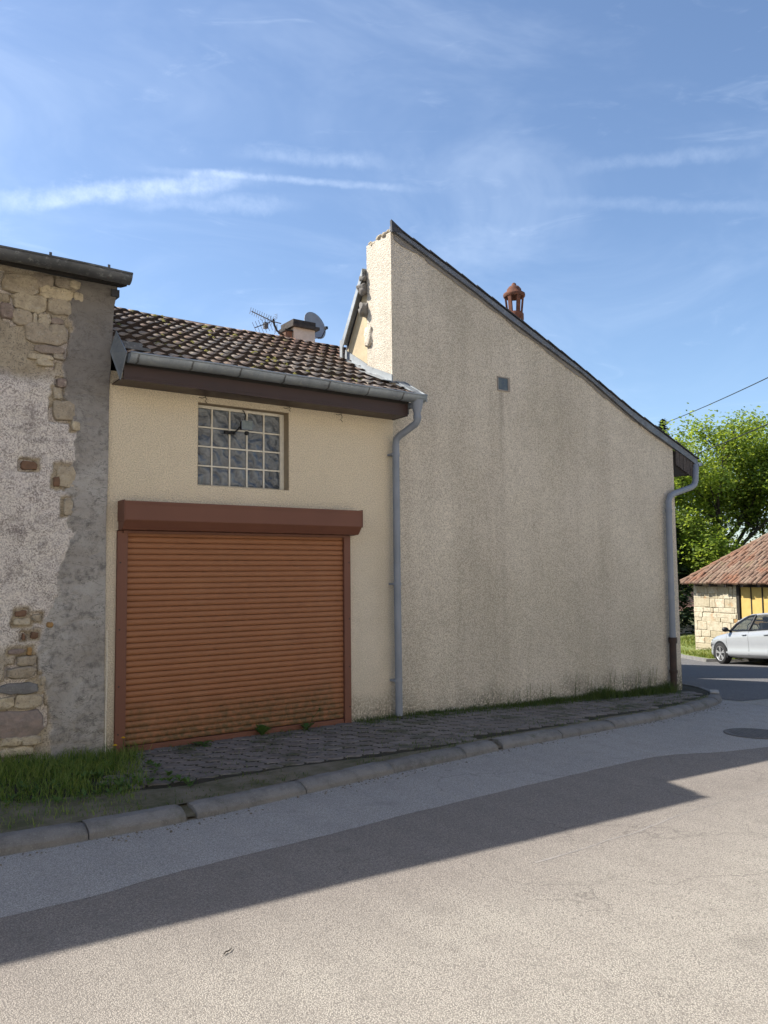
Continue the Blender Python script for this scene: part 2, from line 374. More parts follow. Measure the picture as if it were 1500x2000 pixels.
M_soffit = m_simple('dark_timber', (.03, .026, .023), (.02, .018, .016), .9)
def m_lime(name, a, b, c3):
    t = NT(name); r = t.objrand()
    c = t.mix(r, a, b)
    c = t.mix(t.math('MULTIPLY', t.rng(t.noise(9, 6, .7), .45, .64), .65), c, c3)
    c = t.mix(t.math('MULTIPLY', t.rng(t.noise(3, 5, .7), .58, .68), .6), c, (.36, .19, .08))
    return t.done(c, .93, t.bump(t.noise(18, 6, .7), .8, .02))
M_limestone = m_lime('sunny_limestone', (.38, .33, .225), (.50, .45, .345), (.27, .225, .15))
M_limemortar = m_lime('shed_mortar', (.40, .35, .255), (.43, .38, .28), (.30, .26, .19))
M_yelpanel = m_simple('yellow_painted_board', (.50, .36, .115), (.43, .30, .09), .75, 6, .2, 40)

# ------------------------------------------------------------------ mesh helpers
class MB:
    def __init__(s): s.v = []; s.f = []; s.smooth = []
    def add(s, verts, faces, smooth=False):
        o = len(s.v); s.v += [tuple(p) for p in verts]
        s.f += [tuple(i+o for i in f) for f in faces]; s.smooth += [smooth]*len(faces); return s
    def box(s, x0, y0, z0, x1, y1, z1):
        x0, x1 = min(x0, x1), max(x0, x1); y0, y1 = min(y0, y1), max(y0, y1); z0, z1 = min(z0, z1), max(z0, z1)
        return s.add([(x0,y0,z0),(x1,y0,z0),(x1,y1,z0),(x0,y1,z0),(x0,y0,z1),(x1,y0,z1),(x1,y1,z1),(x0,y1,z1)],
                     [(0,3,2,1),(4,5,6,7),(0,1,5,4),(1,2,6,5),(2,3,7,6),(3,0,4,7)])
    def prism(s, poly, a, b, axis='y'):
        """extrude a 2D polygon (list of pairs) along an axis from a to b"""
        n = len(poly)
        def P(p, t): return (p[0], t, p[1]) if axis == 'y' else ((t, p[0], p[1]) if axis == 'x' else (p[0], p[1], t))
        v = [P(p, a) for p in poly] + [P(p, b) for p in poly]
        f = [tuple(range(n)), tuple(range(2*n-1, n-1, -1))] + [(i, i+n, (i+1) % n+n, (i+1) % n) for i in range(n)]
        return s.add(v, f)
    def tube(s, pts, rad, seg=10, cap=True, smooth=True):
        pts = [Vector(p) for p in pts]; n = len(pts)
        if not hasattr(rad, '__len__'): rad = [rad]*n
        up = None; rings = []
        for i, p in enumerate(pts):
            d = (pts[min(i+1, n-1)] - pts[max(i-1, 0)]).normalized()
            if up is None: up = Vector((0, 0, 1)) if abs(d.z) < .9 else Vector((1, 0, 0))
            a = d.cross(up).normalized(); b = a.cross(d).normalized(); up = b
            rings.append([p + (a*math.cos(2*math.pi*k/seg) + b*math.sin(2*math.pi*k/seg))*rad[i] for k in range(seg)])
        v = [q for r_ in rings for q in r_]; f = []
        for i in range(n-1):
            for k in range(seg):
                f.append((i*seg+k, i*seg+(k+1) % seg, (i+1)*seg+(k+1) % seg, (i+1)*seg+k))
        s.add(v, f, smooth)
        if cap:
            s.add(rings[0], [tuple(range(seg-1, -1, -1))]); s.add(rings[-1], [tuple(range(seg))])
        return s
    def lathe(s, prof, cx, cy, seg=16, cap=True):
        v = []; f = []
        for r_, z in prof: v += [(cx+r_*math.cos(2*math.pi*k/seg), cy+r_*math.sin(2*math.pi*k/seg), z) for k in range(seg)]
        n = len(prof)
        for i in range(n-1):
            for k in range(seg): f.append((i*seg+k, i*seg+(k+1) % seg, (i+1)*seg+(k+1) % seg, (i+1)*seg+k))
        s.add(v, f, True)
        if cap: s.add(v[:seg], [tuple(range(seg-1, -1, -1))]); s.add(v[-seg:], [tuple(range(seg))])
        return s
    def mesh(s, name, fix=True):
        me = bpy.data.meshes.new(name); me.from_pydata(s.v, [], s.f)
        me.polygons.foreach_set('use_smooth', s.smooth)
        if fix:
            bm = bmesh.new(); bm.from_mesh(me); bmesh.ops.recalc_face_normals(bm, faces=bm.faces); bm.to_mesh(me); bm.free()
        me.update(); return me
    def build(s, name, mat, parent=None, bevel=0, fix=True):
        return obj(name, s.mesh(name, fix), mat, parent, bevel)
def obj(name, me, mat, parent=None, bevel=0):
    o = bpy.data.objects.new(name, me); COL.objects.link(o)
    if not me.materials: me.materials.append(mat)
    if parent is not None: attach(o, parent)
    if bevel:
        b = o.modifiers.new('bevel', 'BEVEL'); b.width = bevel; b.segments = 2; b.limit_method = 'ANGLE'
    return o
def attach(o, p):
    o.parent = p; o.matrix_parent_inverse = world_of(p).inverted()
def world_of(p):
    m = Matrix.LocRotScale(p.location, p.rotation_euler, p.scale)
    return (world_of(p.parent) @ p.matrix_parent_inverse @ m) if p.parent else m
def thing(name, label, cat, loc=(0, 0, 0), group=None):
    o = bpy.data.objects.new(name, None); COL.objects.link(o); o.location = loc; o.empty_display_size = .2
    o['label'] = label; o['category'] = cat
    if group: o['group'] = group
    return o
def tag(o, label, cat, group=None, kind=None):
    o['label'] = label; o['category'] = cat
    if group: o['group'] = group
    if kind: o['kind'] = kind
    return o
def struct(o): o['kind'] = 'structure'; return o
def nz(x, y, z, s=1.): return noise.noise(Vector((x*s, y*s, z*s)))
def set_attr(me, name, vals):
    a = me.attributes.new(name, 'FLOAT', 'POINT'); a.data.foreach_set('value', np.asarray(vals, dtype=np.float32))
def catmull(P, n=6):
    P = [np.array(p, float) for p in P]; P = [2*P[0]-P[1]] + P + [2*P[-1]-P[-2]]; out = []
    for i in range(1, len(P)-2):
        for k in range(n):
            t = k/n
            out.append(.5*((2*P[i]) + (P[i+1]-P[i-1])*t + (2*P[i-1]-5*P[i]+4*P[i+1]-P[i+2])*t*t + (-P[i-1]+3*P[i]-3*P[i+1]+P[i+2])*t**3))
    out.append(P[-2]); return out
def sstep(a, b, x):
    t = min(1, max(0, (x-a)/(b-a))); return t*t*(3-2*t)

# ------------------------------------------------------------------ ground heights
def prof(x):
    if x < -25: return .41
    if x < 9: return -.09-.02*x
    if x < 21: return -.27-.046*(x-9)
    return -.822-.01*(min(x, 60)-21)
def G(x, y): return prof(x) - .06*max(0, min(y, 11)-.5)*sstep(8.5, 12, x)
def zb(x): return float(np.interp(x, [-12, -6, -1.2, -.1, 3.4, 5.2, 8.85, 12], [.28, .2, .10, .0, .0, -.06, -.18, -.3]))

def grid_sheet(name, xs, ys, zf, mat):
    nx, ny = len(xs), len(ys)
    v = [(x, y, zf(x, y)) for y in ys for x in xs]
    f = [(j*nx+i, j*nx+i+1, (j+1)*nx+i+1, (j+1)*nx+i) for j in range(ny-1) for i in range(nx-1)]
    mb = MB().add(v, f, True); return struct(mb.build(name, mat, fix=False))
xs_far = [-900, -300, -100, -40, -25, -10, 0, 9, 12, 15, 18, 21, 30, 45, 60, 120, 300, 900]
ys_far = [-900, -200, -60, -20, -8, 0, .5, 4, 8, 11, 16, 25, 40, 80, 200, 900]
ground = grid_sheet('ground', xs_far, ys_far, lambda x, y: G(x, y)-.05, m_simple('far_grassland', (.07, .09, .03), (.12, .11, .05), .95, .3, .5, 9))
rx = list(np.arange(-26, 24.1, .5)); ry = list(np.arange(-15, 22.1, .5))
road = grid_sheet('road', rx, ry, lambda x, y: G(x, y), M_road)

# near kerb line, paired with the wall line behind it
KP = [(-12, -2.42), (-6, -2.32), (-1.26, -2.20), (.02, -2.13), (1.05, -1.95), (2, -1.78), (2.92, -1.65), (3.72, -1.53), (5.02, -1.43),
      (6.65, -1.28), (8.17, -.98), (8.93, -.62), (9.45, -.10), (9.72, .45), (9.95, 1.3), (10.4, 4), (11, 9)]
WP = [(-12, 0), (-6, 0), (-1.26, 0), (0, 0), (1.05, 0), (2, 0), (2.92, 0), (3.72, 0), (5.02, 0), (6.65, 0), (8.0, 0), (8.6, 0), (8.84, 0),
      (8.84, .3), (8.84, 1.2), (8.84, 4), (8.84, 9)]
KC = catmull(KP, 8); WC = catmull(WP, 8)
kx = [p[0] for p in KC]; ky = [p[1] for p in KC]
def yk(x): return float(np.interp(x, kx[:int(np.argmax(np.array(kx) > 9.4))], ky[:int(np.argmax(np.array(kx) > 9.4))]))
KTOP = .0975
def zpave(x, y):
    t = min(1, max(0, y/min(-.2, yk(x)+.15)))
    return zb(x)*(1-t) + (G(x, yk(x))+KTOP-.012)*t

# asphalt zones as thin sheets laid over the worn base coat
def band(name, up, lo, lift, mat):
    v = []; f = []; nn = len(up); m = 4 if abs(lo[0][1]) < 9 else 12
    for i in range(nn):
        for k in range(m+1):
            t = k/m; x = up[i][0]*(1-t)+lo[i][0]*t; y = up[i][1]*(1-t)+lo[i][1]*t; v.append((x, y, G(x, y)+lift))
    for i in range(nn-1):
        for k in range(m): f.append((i*(m+1)+k, i*(m+1)+k+1, (i+1)*(m+1)+k+1, (i+1)*(m+1)+k))
    return struct(MB().add(v, f, True).build(name, mat))
seam_pts = [(-14, -3.6), (-6, -3.35), (-1.44, -3.18), (-.61, -3.08), (.47, -2.96), (1.99, -2.79), (3.3, -2.69), (4.62, -2.62), (5.4, -2.85), (6.6, -3.05), (9, -3.2), (14, -3.4), (22, -3.8)]
SE = []
for p in catmull(seam_pts, 14):
    w = .012*nz(p[0], 3, 1, 1.3) + .016*nz(p[0], 9, 2, 5.) + .010*nz(p[0], 4, 7, 14.)
    SE.append((p[0], p[1]+w))
crack_pts = [(-14, -4.3), (-6, -4.2), (-1.5, -4.12), (.17, -4.12), (1.18, -4.16), (2.5, -4.06), (3.67, -3.97), (5.5, -3.95), (8, -4.05), (14, -4.3), (22, -4.7)]
CR = [(p[0], p[1]+.05*nz(p[0], 1, 8, 1.1)+.03*nz(p[0], 5, 1, 4.)) for p in catmull(crack_pts, 14)]
def at_x(P, x): return float(np.interp(x, [p[0] for p in P], [p[1] for p in P]))
XS = list(np.arange(-13.5, 21.5, .12))
SEx = [(x, at_x(SE, x)) for x in XS]; CRx = [(x, at_x(CR, x)) for x in XS]
band('newer_asphalt_strip', SEx, [(x, -9.4) for x in XS], .002, M_strip)
kerb_side_x = [x for x in XS if x < 8.9]
band('kerbside_asphalt', [(x, yk(x)+.06) for x in kerb_side_x], [(x, at_x(SE, x)-.004) for x in kerb_side_x], .0035, M_gut)
# side street: darker asphalt beyond the corner
side = MB(); sx_ = list(np.arange(8.95, 23.6, .45)); sy_ = list(np.arange(-.9, 21.6, .45))
v = [(x, y, G(x, y)+.0045) for y in sy_ for x in sx_]; nx = len(sx_)
side.add(v, [(j*nx+i, j*nx+i+1, (j+1)*nx+i+1, (j+1)*nx+i) for j in range(len(sy_)-1) for i in range(nx-1)], True)
struct(side.build('side_street', M_side, fix=False))
# thin tar crack along the strip edge and the seam
def ribbon(name, pts, w, lift, mat):
    v = []; f = []
    for i, (x, y) in enumerate(pts):
        ww = w*(.45+.55*abs(nz(x, y, 2, 3.)))*(.3+1.4*max(0, nz(x, 1, y, 1.1)+.35))
        v += [(x, y-ww, G(x, y)+lift), (x, y+ww, G(x, y)+lift)]
    for i in range(len(pts)-1): f.append((2*i, 2*i+2, 2*i+3, 2*i+1))
    return struct(MB().add(v, f).build(name, mat))
ribbon('road_crack', [p for p in CRx if 1.3 < p[0] < 4.3], .013, .0035, M_tar)

# pavement bed, kerb stones, pavers
pv = []; pf = []; mm = 10
for i in range(len(KC)):
    kxp, kyp = KC[i]; wx, wy = WC[i]
    d = np.array(KC[min(i+1, len(KC)-1)]) - np.array(KC[max(i-1, 0)]); d /= np.linalg.norm(d); nrm = np.array([-d[1], d[0]])
    bx, by = kxp+nrm[0]*.16, kyp+nrm[1]*.16
    for k in range(mm+1):
        t = k/mm; x, y = wx*(1-t)+bx*t, wy*(1-t)+by*t
        z0 = zb(wx) if wy <= 0 else G(8.9, wy)+.10
        z = z0*(1-t) + (G(kxp, kyp)+KTOP-.012)*t
        pv.append((x, y, z - .004 + .003*nz(x, y, 0, 2.5)))
for i in range(len(KC)-1):
    for k in range(mm): pf.append((i*(mm+1)+k, i*(mm+1)+k+1, (i+1)*(mm+1)+k+1, (i+1)*(mm+1)+k))
pavement = struct(MB().add(pv, pf, True).build('pavement', M_joint))
dv = []; dx_ = list(np.arange(-6, 8.6, .15))
for x in dx_:
    wd = float(np.interp(x, [-6, -.3, .3, 1.2, 2.2, 3, 9], [1.9, .62, .50, .40, .16, .10, .09]))+.06*nz(x, 3, 3, 2.)
    for k in range(5):
        y = yk(x)+.15+wd*k/4; dv.append((x, y, zpave(x, y)+.006-.009*(k == 4)+.005*nz(x, y, 3, 6.)))
struct(MB().add(dv, [(5*i+k, 5*i+k+1, 5*i+k+6, 5*i+k+5) for i in range(len(dx_)-1) for k in range(4)], True).build('dirt_strip', M_soil))
bed = MB(); v = []
for i in range(len(KC)):
    d = np.array(KC[min(i+1, len(KC)-1)]) - np.array(KC[max(i-1, 0)]); d /= np.linalg.norm(d)
    for off in (.025, .10, .20): v.append((KC[i][0]-d[1]*off, KC[i][1]+d[0]*off, G(KC[i][0], KC[i][1])+.02+off*.32))
struct(bed.add(v, [(3*i+k, 3*i+k+1, 3*i+k+4, 3*i+k+3) for i in range(len(KC)-1) for k in (0, 1)], True).build('kerb_bedding', M_soil))
kerb = struct(bpy.data.objects.new('kerb', None)); COL.objects.link(kerb)
# kerb stones by arc length
arc = [0.]
for i in range(1, len(KC)): arc.append(arc[-1]+float(np.linalg.norm(KC[i]-KC[i-1])))
def kpt(s):
    x = float(np.interp(s, arc, kx)); y = float(np.interp(s, arc, ky))
    x2 = float(np.interp(s+.05, arc, kx)); y2 = float(np.interp(s+.05, arc, ky)); x1 = float(np.interp(s-.05, arc, kx)); y1 = float(np.interp(s-.05, arc, ky))
    d = np.array([x2-x1, y2-y1]); d /= np.linalg.norm(d); return x, y, d
def s_of_x(xq): return float(np.interp(xq, kx[:110], arc[:110]))
cuts = [s_of_x(x) for x in (-11.5, -10.5, -9.5, -8.5, -7.5, -6.5, -5.5, -4.5, -3.5, -2.6, -1.7, -.72, -.03)]
starts = cuts[:-1]; ends = [c-.008 for c in cuts[1:]]
more = [s_of_x(x) for x in (.05, 1.05, 2.05, 3.02, 3.52)]
starts += more[:-1]; ends += [c-.008 for c in more[1:]]
s = more[-1]+.075
while s < arc[-1]-1:
    L = .98 if s < s_of_x(8.0) else .5
    starts.append(s); ends.append(s+L-.012); s += L
for s0, s1 in zip(starts, ends):
    mb = MB(); nseg = 10; h0 = random.uniform(-.005, .004); tw = random.uniform(-.008, .008); secn = None
    sec = [(.0, -.08), (.010, .040), (.030, .066), (.078, .0915), (.095, .0945), (.165, .0955), (.17, -.05)]
    rows = []
    for i in range(nseg+1):
        x, y, d = kpt(s0+(s1-s0)*i/nseg); nv = np.array([-d[1], d[0]])
        e = 1 if 0 < i < nseg else 0
        rowv = []
        for (a, b) in sec:
            q = .0035*nz(x*1, b*9+a*5, s0, 5.) if b > 0 else 0
            chip = -.008*max(0, nz(x, b*4, 3+s0, 9.)-.25) if .05 < b else 0
            endc = -.005 if (not e and b > .05) else 0
            rowv.append((x+nv[0]*(a+q+(0 if e else .0)), y+nv[1]*(a+q), G(x, y)+b+h0+tw*(i/nseg-.5)+chip*1.0+endc))
        rows.append(rowv)
    m_ = len(sec); vv = [p for r_ in rows for p in r_]; ff = []
    for i in range(nseg):
        for k in range(m_-1): ff.append((i*m_+k, i*m_+k+1, (i+1)*m_+k+1, (i+1)*m_+k))
    ff += [tuple(range(m_)), tuple(nseg*m_+k for k in range(m_-1, -1, -1))]
    mb.add(vv, ff); mb.smooth[:] = [i_ < nseg*(m_-1) and i_ % (m_-1) in (1, 2, 3) for i_ in range(len(ff))]; mb.build('kerb_stone', M_kerb, kerb)
# pale marker set on the kerb at the corner
x, y, d = kpt(s_of_x(8.93)); mk = MB(); mk.box(-.14, -.06, 0, .14, .06, .016)
for p in (-1, 0, 1): mk.box(p*.06-.018, -.035, .016, p*.06+.018, .035, .021)
mo = mk.build('marker_plate', m_simple('pale_marker_plate', (.42, .40, .37), (.30, .29, .27), .7, 20), None, .004)
mo.location = (x-d[1]*.10, y+d[0]*.10, G(x, y)+.105); mo.rotation_euler = (0, 0, math.atan2(d[1], d[0]))
tag(mo, 'small pale plate lying on the kerb at the street corner', 'marker plate')

# pavers: S-edged interlocking blocks, rows along the wall
PW, PL = .168, .205
def paver_mesh():
    a = .020
    top = [(-PL/2+.009, -PW/2+.009+a*.0), (-PL/4, -PW/2+.009+a), (0, -PW/2+.009), (PL/4, -PW/2+.009-a), (PL/2-.009, -PW/2+.009),
           (PL/2-.009+a, -PW/4), (PL/2-.009, 0), (PL/2-.009-a, PW/4),
           (PL/2-.009, PW/2-.009), (PL/4, PW/2-.009-a), (0, PW/2-.009), (-PL/4, PW/2-.009+a), (-PL/2+.009, PW/2-.009),
           (-PL/2+.009-a, PW/4), (-PL/2+.009, 0), (-PL/2+.009+a, -PW/4)]
    n = len(top); inn = [(x*.90, y*.88, .0) for x, y in top]; mid_ = [(x, y, -.011) for x, y in top]; low = [(x, y, -.05) for x, y in top]
    f = [tuple(range(n))]
    for i in range(n):
        j = (i+1) % n; f += [(i, n+i, n+j, j), (n+i, 2*n+i, 2*n+j, n+j)]
    return MB().add(inn+mid_+low, f).mesh('paver')
pme = paver_mesh(); pme.materials.append(M_paver)
spots = []
row = 0; y = -.075
while y > -2.2:
    x = -.25 + (PL/2 if row % 2 else 0)
    while x < 8.75:
        edge = yk(x)+.175
        marg = float(np.interp(x, [-.3, .3, 1.2, 2.2, 3, 9], [.55, .42, .33, .10, .06, .06]))
        ok = y-PW/2 > edge+marg
        lim_left = .05 + .35*sstep(-.3, -1.3, y)*-1 + .25*sstep(-.7, 0, y)
        if ok and x > lim_left: spots.append((x, y))
        x += PL
    y -= PW; row += 1
spots.sort(key=lambda p: (p[0]-CAM.x)**2+(p[1]-CAM.y)**2)
rest = MB(); pv0 = [tuple(v_.co) for v_ in pme.vertices]; pf0 = [tuple(p.vertices) for p in pme.polygons]
for i, (x, y) in enumerate(spots):
    z = zpave(x, y)+.003+.004*nz(x, y, 4, 1.6)+random.uniform(-.002, .003)
    dzx = (zpave(x+.1, y)-zpave(x-.1, y))/.2; dzy = (zpave(x, y+.1)-zpave(x, y-.1))/.2
    rot = (dzy+random.gauss(0, .010), -dzx+random.gauss(0, .010), random.gauss(0, .016))
    if i < 300:
        o = obj('paver', pme, M_paver, pavement); o.location = (x, y, z); o.rotation_euler = rot
    else:
        m_ = Matrix.LocRotScale(Vector((x, y, z)), Matrix.Rotation(rot[1], 3, 'Y') @ Matrix.Rotation(rot[0], 3, 'X'), None)
        rest.add([tuple(m_ @ Vector(p)) for p in pv0], pf0)
if rest.v:
    ro = rest.build('far_pavers', M_paver, pavement, fix=False); ro['kind'] = 'stuff'

# manhole cover in the road
mh = MB(); mc = (6.62, -2.48)
mh.lathe([(.33, 0), (.33, .008), (.30, .010), (.30, .006), (.28, .006)], 0, 0, 40)
for i in range(-6, 7):
    for j in range(-6, 7):
        if (i*i+j*j)**.5*.042 < .26: mh.box(i*.042-.014, j*.042-.014, .006, i*.042+.014, j*.042+.014, .010)
mho = mh.build('manhole_cover', m_simple('cast_iron', (.10, .097, .095), (.15, .14, .13), .7, 20, .3, 60, .2))
mho.location = (mc[0], mc[1], G(*mc)+.006); mho.rotation_euler = (0, math.atan(.02), .3)
tag(mho, 'round cast iron manhole cover in the road near the corner', 'manhole cover')

# ------------------------------------------------------------------ garage
garage = thing('garage', 'low beige roughcast garage with brown roller shutter and tiled roof', 'garage', (1.68, 0, 0))
GX0, GX1 = .0, 3.36; WX0, WX1, WZ0, WZ1 = .904, 1.955, 2.561, 3.416
DX0, DX1, DZ1 = .20, 2.64, 2.10
gw = MB()
gw.box(GX0, 0, WZ1, GX1, .30, 3.62); gw.box(GX0, 0, 2.25, WX0, .30, WZ1); gw.box(WX1, 0, 2.25, GX1, .30, WZ1)
gw.box(WX0, 0, 2.25, WX1, .30, WZ0)
gw.box(GX0, 0, -.35, .10, .30, 2.25); gw.box(2.72, 0, -.35, GX1, .30, 2.25); gw.box(.10, .0, 2.09, 2.72, .30, 2.25)
gw.build('wall', M_garage, garage)
side_w = MB(); side_w.box(GX1-.06, .302, -.3, GX1-.004, 3.9, 3.95); side_w.box(.004, .302, -.3, .06, 3.9, 3.95); side_w.box(.06, 3.7, -.3, 3.3, 3.9, 3.9)
side_w.build('rear_wall', M_garage, garage)
# window: mortar grid, twenty glass blocks, reveals
win = MB()
cxs = [.908+.2*i for i in range(6)]; rzs = [2.579+.202*i for i in range(5)]
for xx in cxs[1:5]: win.box(xx-.0075, .113, rzs[0], xx+.0075, .20, rzs[-1])
for zz in rzs[1:4]: win.box(cxs[0], .1145, zz-.0075, cxs[-1], .198, zz+.0075)
win.box(WX0+.003, .108, WZ0+.003, cxs[0]+.004, .2, WZ1-.003); win.box(cxs[-1]-.004, .108, WZ0+.003, WX1-.003, .2, WZ1-.003)
win.box(cxs[0]+.004, .1085, WZ0+.002, cxs[-1]-.004, .2, rzs[0]+.004); win.box(cxs[0]+.004, .1085, rzs[-1]-.004, cxs[-1]-.004, .2, WZ1-.002)
window = win.build('window', M_mortar, garage)
rv = MB(); rv.box(WX0, .004, WZ1-.006, WX1, .106, WZ1-.001); rv.box(WX1-.006, .004, WZ0, WX1-.001, .106, WZ1-.007); rv.box(WX0+.001, .004, WZ0+.001, WX0+.006, .106, WZ1-.007)
rv.box(WX0+.007, .004, WZ0+.001, WX1-.007, .106, WZ0+.006)
rv.build('reveal', M_reveal, window)
bw = .094
bmm = bmesh.new(); bmesh.ops.create_cube(bmm, size=1)
bmesh.ops.scale(bmm, vec=(.188, .07, .190), verts=bmm.verts); bmesh.ops.bevel(bmm, geom=list(bmm.edges), offset=.008, segments=2, affect='EDGES')
bme = bpy.data.meshes.new('glass_block'); bmm.to_mesh(bme); bmm.free(); bme.materials.append(M_block)
for i in range(5):
    for j in range(4):
        o = obj('glass_block', bme, M_block, window); o.location = (cxs[i]+.1, .158, rzs[j]+.101)
bk = MB(); bk.box(WX0, .21, WZ0, WX1, .26, WZ1); bk.build('dark_backing', M_dark, window)

# roller shutter
back = MB(); back.box(.10, .09, -.12, 2.72, .14, 2.10); shutter = back.build('roller_shutter', M_dark, garage)
bx = [(-.20, 2.358), (-.20, 2.178), (-.125, 2.090), (-.02, 2.085), (-.0, 2.085), (-.0, 2.358)]
hb = MB(); hb.prism(bx, .112, 2.775, 'x'); hb.build('shutter_box', M_brown, shutter, .006)
seam = MB()
for zz, yy in ((2.332, -.202),): seam.box(.12, yy, zz-.002, 2.768, yy-.003, zz+.002)
seam.box(.105, -.203, 2.17, .112, .0, 2.365); seam.box(2.775, -.203, 2.17, 2.782, .0, 2.365)
seam.build('end_cap', M_brown, shutter)
lip = MB(); lip.box(.15, -.05, 2.062, 2.69, -.02, 2.084); lip.build('lintel_trim', M_brown, shutter)
for a, b in ((.10, .198), (2.637, 2.722)):
    rr = MB(); rr.box(a, -.034, -.10, b, .07, 2.083)
    g_ = rr.build('guide_rail', M_brown, shutter, .004)
    for zz in (.18, .62, 1.15, 1.78):
        cxx = a+.028 if a < 1 else b-.022; scm = MB()
        scm.add([(cxx+.008*math.cos(k*.785), -.0365, zz+.008*math.sin(k*.785)) for k in range(8)] + [(cxx+.008*math.cos(k*.785), -.034, zz+.008*math.sin(k*.785)) for k in range(8)],
                [tuple(range(8))]+[(k, (k+1) % 8, 8+(k+1) % 8, 8+k) for k in range(8)])
        scm.build('screw', M_black, g_)
SL0, SLN = .055, 36; SP = (2.085-SL0)/SLN
sec = [(.016, 0), (.0075, .0025), (.001, SP*.16), (-.0025, SP*.42), (-.002, SP*.62), (.002, SP*.84), (.008, SP*.955), (.016, SP*.985)]
sm = MB(); n_ = len(sec)
sm.add([(.199, p[0], p[1]) for p in sec]+[(2.636, p[0], p[1]) for p in sec], [(k, k+1, n_+k+1, n_+k) for k in range(n_-1)], True)
sme = sm.mesh('slat'); sme.materials.append(M_slat)
for k in range(SLN):
    o = obj('slat', sme, M_slat, shutter); o.location = (0, random.uniform(-.0012, .0012), SL0+k*SP)
bb = MB(); bb.box(.20, -.012, -.03, 2.635, .03, SL0-.003); bb.build('bottom_bar', M_brown, shutter, .004)

# eaves: soffit planks, fascia, gutter, end plate, roof tiles, flashings
AL = math.atan((4.935-3.72)/2.35); TA = math.tan(AL)
def roofz(y): return 3.70+TA*(y+.34)
eav = MB(); eav.box(.05, -.30, 3.475, 3.36, -.278, 3.655); fascia = eav.build('fascia', M_fascia, garage, .003)
fg = MB(); fg.box(.051, -.3035, 3.505, 3.359, -.3005, 3.511); fg.build('groove_trim', M_fascia, fascia)
ec = MB(); ec.prism([(-.278, 3.476), (.0-.004, 3.476), (-.004, 3.80), (-.278, 3.66)], 3.345, 3.358, 'x'); ec.build('eave_end_board', M_fascia, garage)
for k in range(5):
    so = MB(); y0 = -.277+k*.0548; so.box(.03, y0, 3.480, 3.344, y0+.051, 3.492); so.build('soffit_board', M_fascia, garage)
def gutter(name, x0, x1, yc, zc, rad, mat, parent, tilt=0., wave=.0):
    """half round gutter with a rolled front bead, along x"""
    N = max(8, int((x1-x0)/.12)); A = 14; v = []; f = []
    for i in range(N+1):
        x = x0+(x1-x0)*i/N; dz = tilt*(x-x0)+wave*nz(x, 2, 5, 1.4)
        for k in range(A+1):
            a = math.pi + math.pi*k/A
            v.append((x, yc+rad*math.cos(a), zc+dz+rad*math.sin(a)))
        v += [(x, yc-rad+.006, zc+dz)] ; 
    W_ = A+2
    for i in range(N):
        for k in range(A): f.append((i*W_+k, i*W_+k+1, (i+1)*W_+k+1, (i+1)*W_+k))
    mb = MB().add(v, f, True)
    bead = [(x0+(x1-x0)*i/N, yc-rad+.001, zc+tilt*(x1-x0)*i/N+wave*nz(x0+(x1-x0)*i/N, 2, 5, 1.4)) for i in range(N+1)]
    mb.tube(bead, .0095, 8)
    o = mb.build(name, mat, parent, fix=False)
    so_ = o.modifiers.new('thick', 'SOLIDIFY'); so_.thickness = .003; so_.offset = 0
    return o
GYC, GZC, GR = -.385, 3.70, .080
gg = gutter('gutter', .062, 3.52, GYC, GZC, GR, M_zinc, garage, .004, .012)
for xx in (.136, .661, 1.164, 1.658, 2.195, 2.705, 3.178):
    rb = MB(); v = []
    dz = .004*(xx-.055)+.012*nz(xx, 2, 5, 1.4)
    for side_ in (-.009, .009):
        for k in range(13):
            a = math.pi+math.pi*k/12; v.append((xx+side_+.004*math.sin(k*2.), GYC+(GR+.0035)*math.cos(a), GZC+dz+(GR+.0035)*math.sin(a)))
    f = [(k, k+1, 13+k+1, 13+k) for k in range(12)]
    rb.add(v, f, True).build('gutter_bracket', M_zinc_old, gg)
cap = MB(); cap.add([(3.521, GYC, 3.714)]+[(3.521, GYC+GR*math.cos(math.pi+math.pi*k/14), 3.714+GR*math.sin(math.pi+math.pi*k/14)) for k in range(15)],
                    [(0, k+1, k+2) for k in range(14)]); cap.build('gutter_end', M_zinc, gg)
cl_ = MB(); cl_.add([(.060, GYC, 3.70)]+[(.060, GYC+GR*math.cos(math.pi+math.pi*k/14), 3.70+GR*math.sin(math.pi+math.pi*k/14)) for k in range(15)],
                    [(0, k+1, k+2) for k in range(14)]); cl_.build('gutter_end', M_zinc, gg)
for k, (xx, L) in enumerate(((2.62, .10), (.98, .07), (1.95, .05))):
    td = MB(); td.tube([(xx, -.012, 3.478), (xx+.012, -.02, 3.478-L*.4), (xx-.008, -.018, 3.478-L*.7), (xx+.018, -.02, 3.478-L)], .003, 5); td.tube([(xx, -.012, 3.47), (xx-.04, -.016, 3.455), (xx-.07, -.014, 3.462)], .003, 5); td.build('dry_tendril', M_bark, garage)
# lead tray and the zinc end plate at the old building
pl = MB(); q4 = [(.034, -.10, 3.985), (-.012, -.075, 3.78), (.026, -.27, 3.470), (.036, -.42, 3.70)]
pl.add(q4+[(a+.006, b, c) for a, b, c in q4], [(0, 1, 2, 3), (7, 6, 5, 4), (0, 4, 5, 1), (1, 5, 6, 2), (2, 6, 7, 3), (3, 7, 4, 0)])
pl.build('zinc_end_plate', M_zinc, garage)
tr = MB(); tr.box(.05, -.31, 3.772, .30, -.18, 3.80); tr.box(.05, -.19, 3.83, .26, -.08, 3.875); tr.build('valley_tray', M_zinc_old, garage)
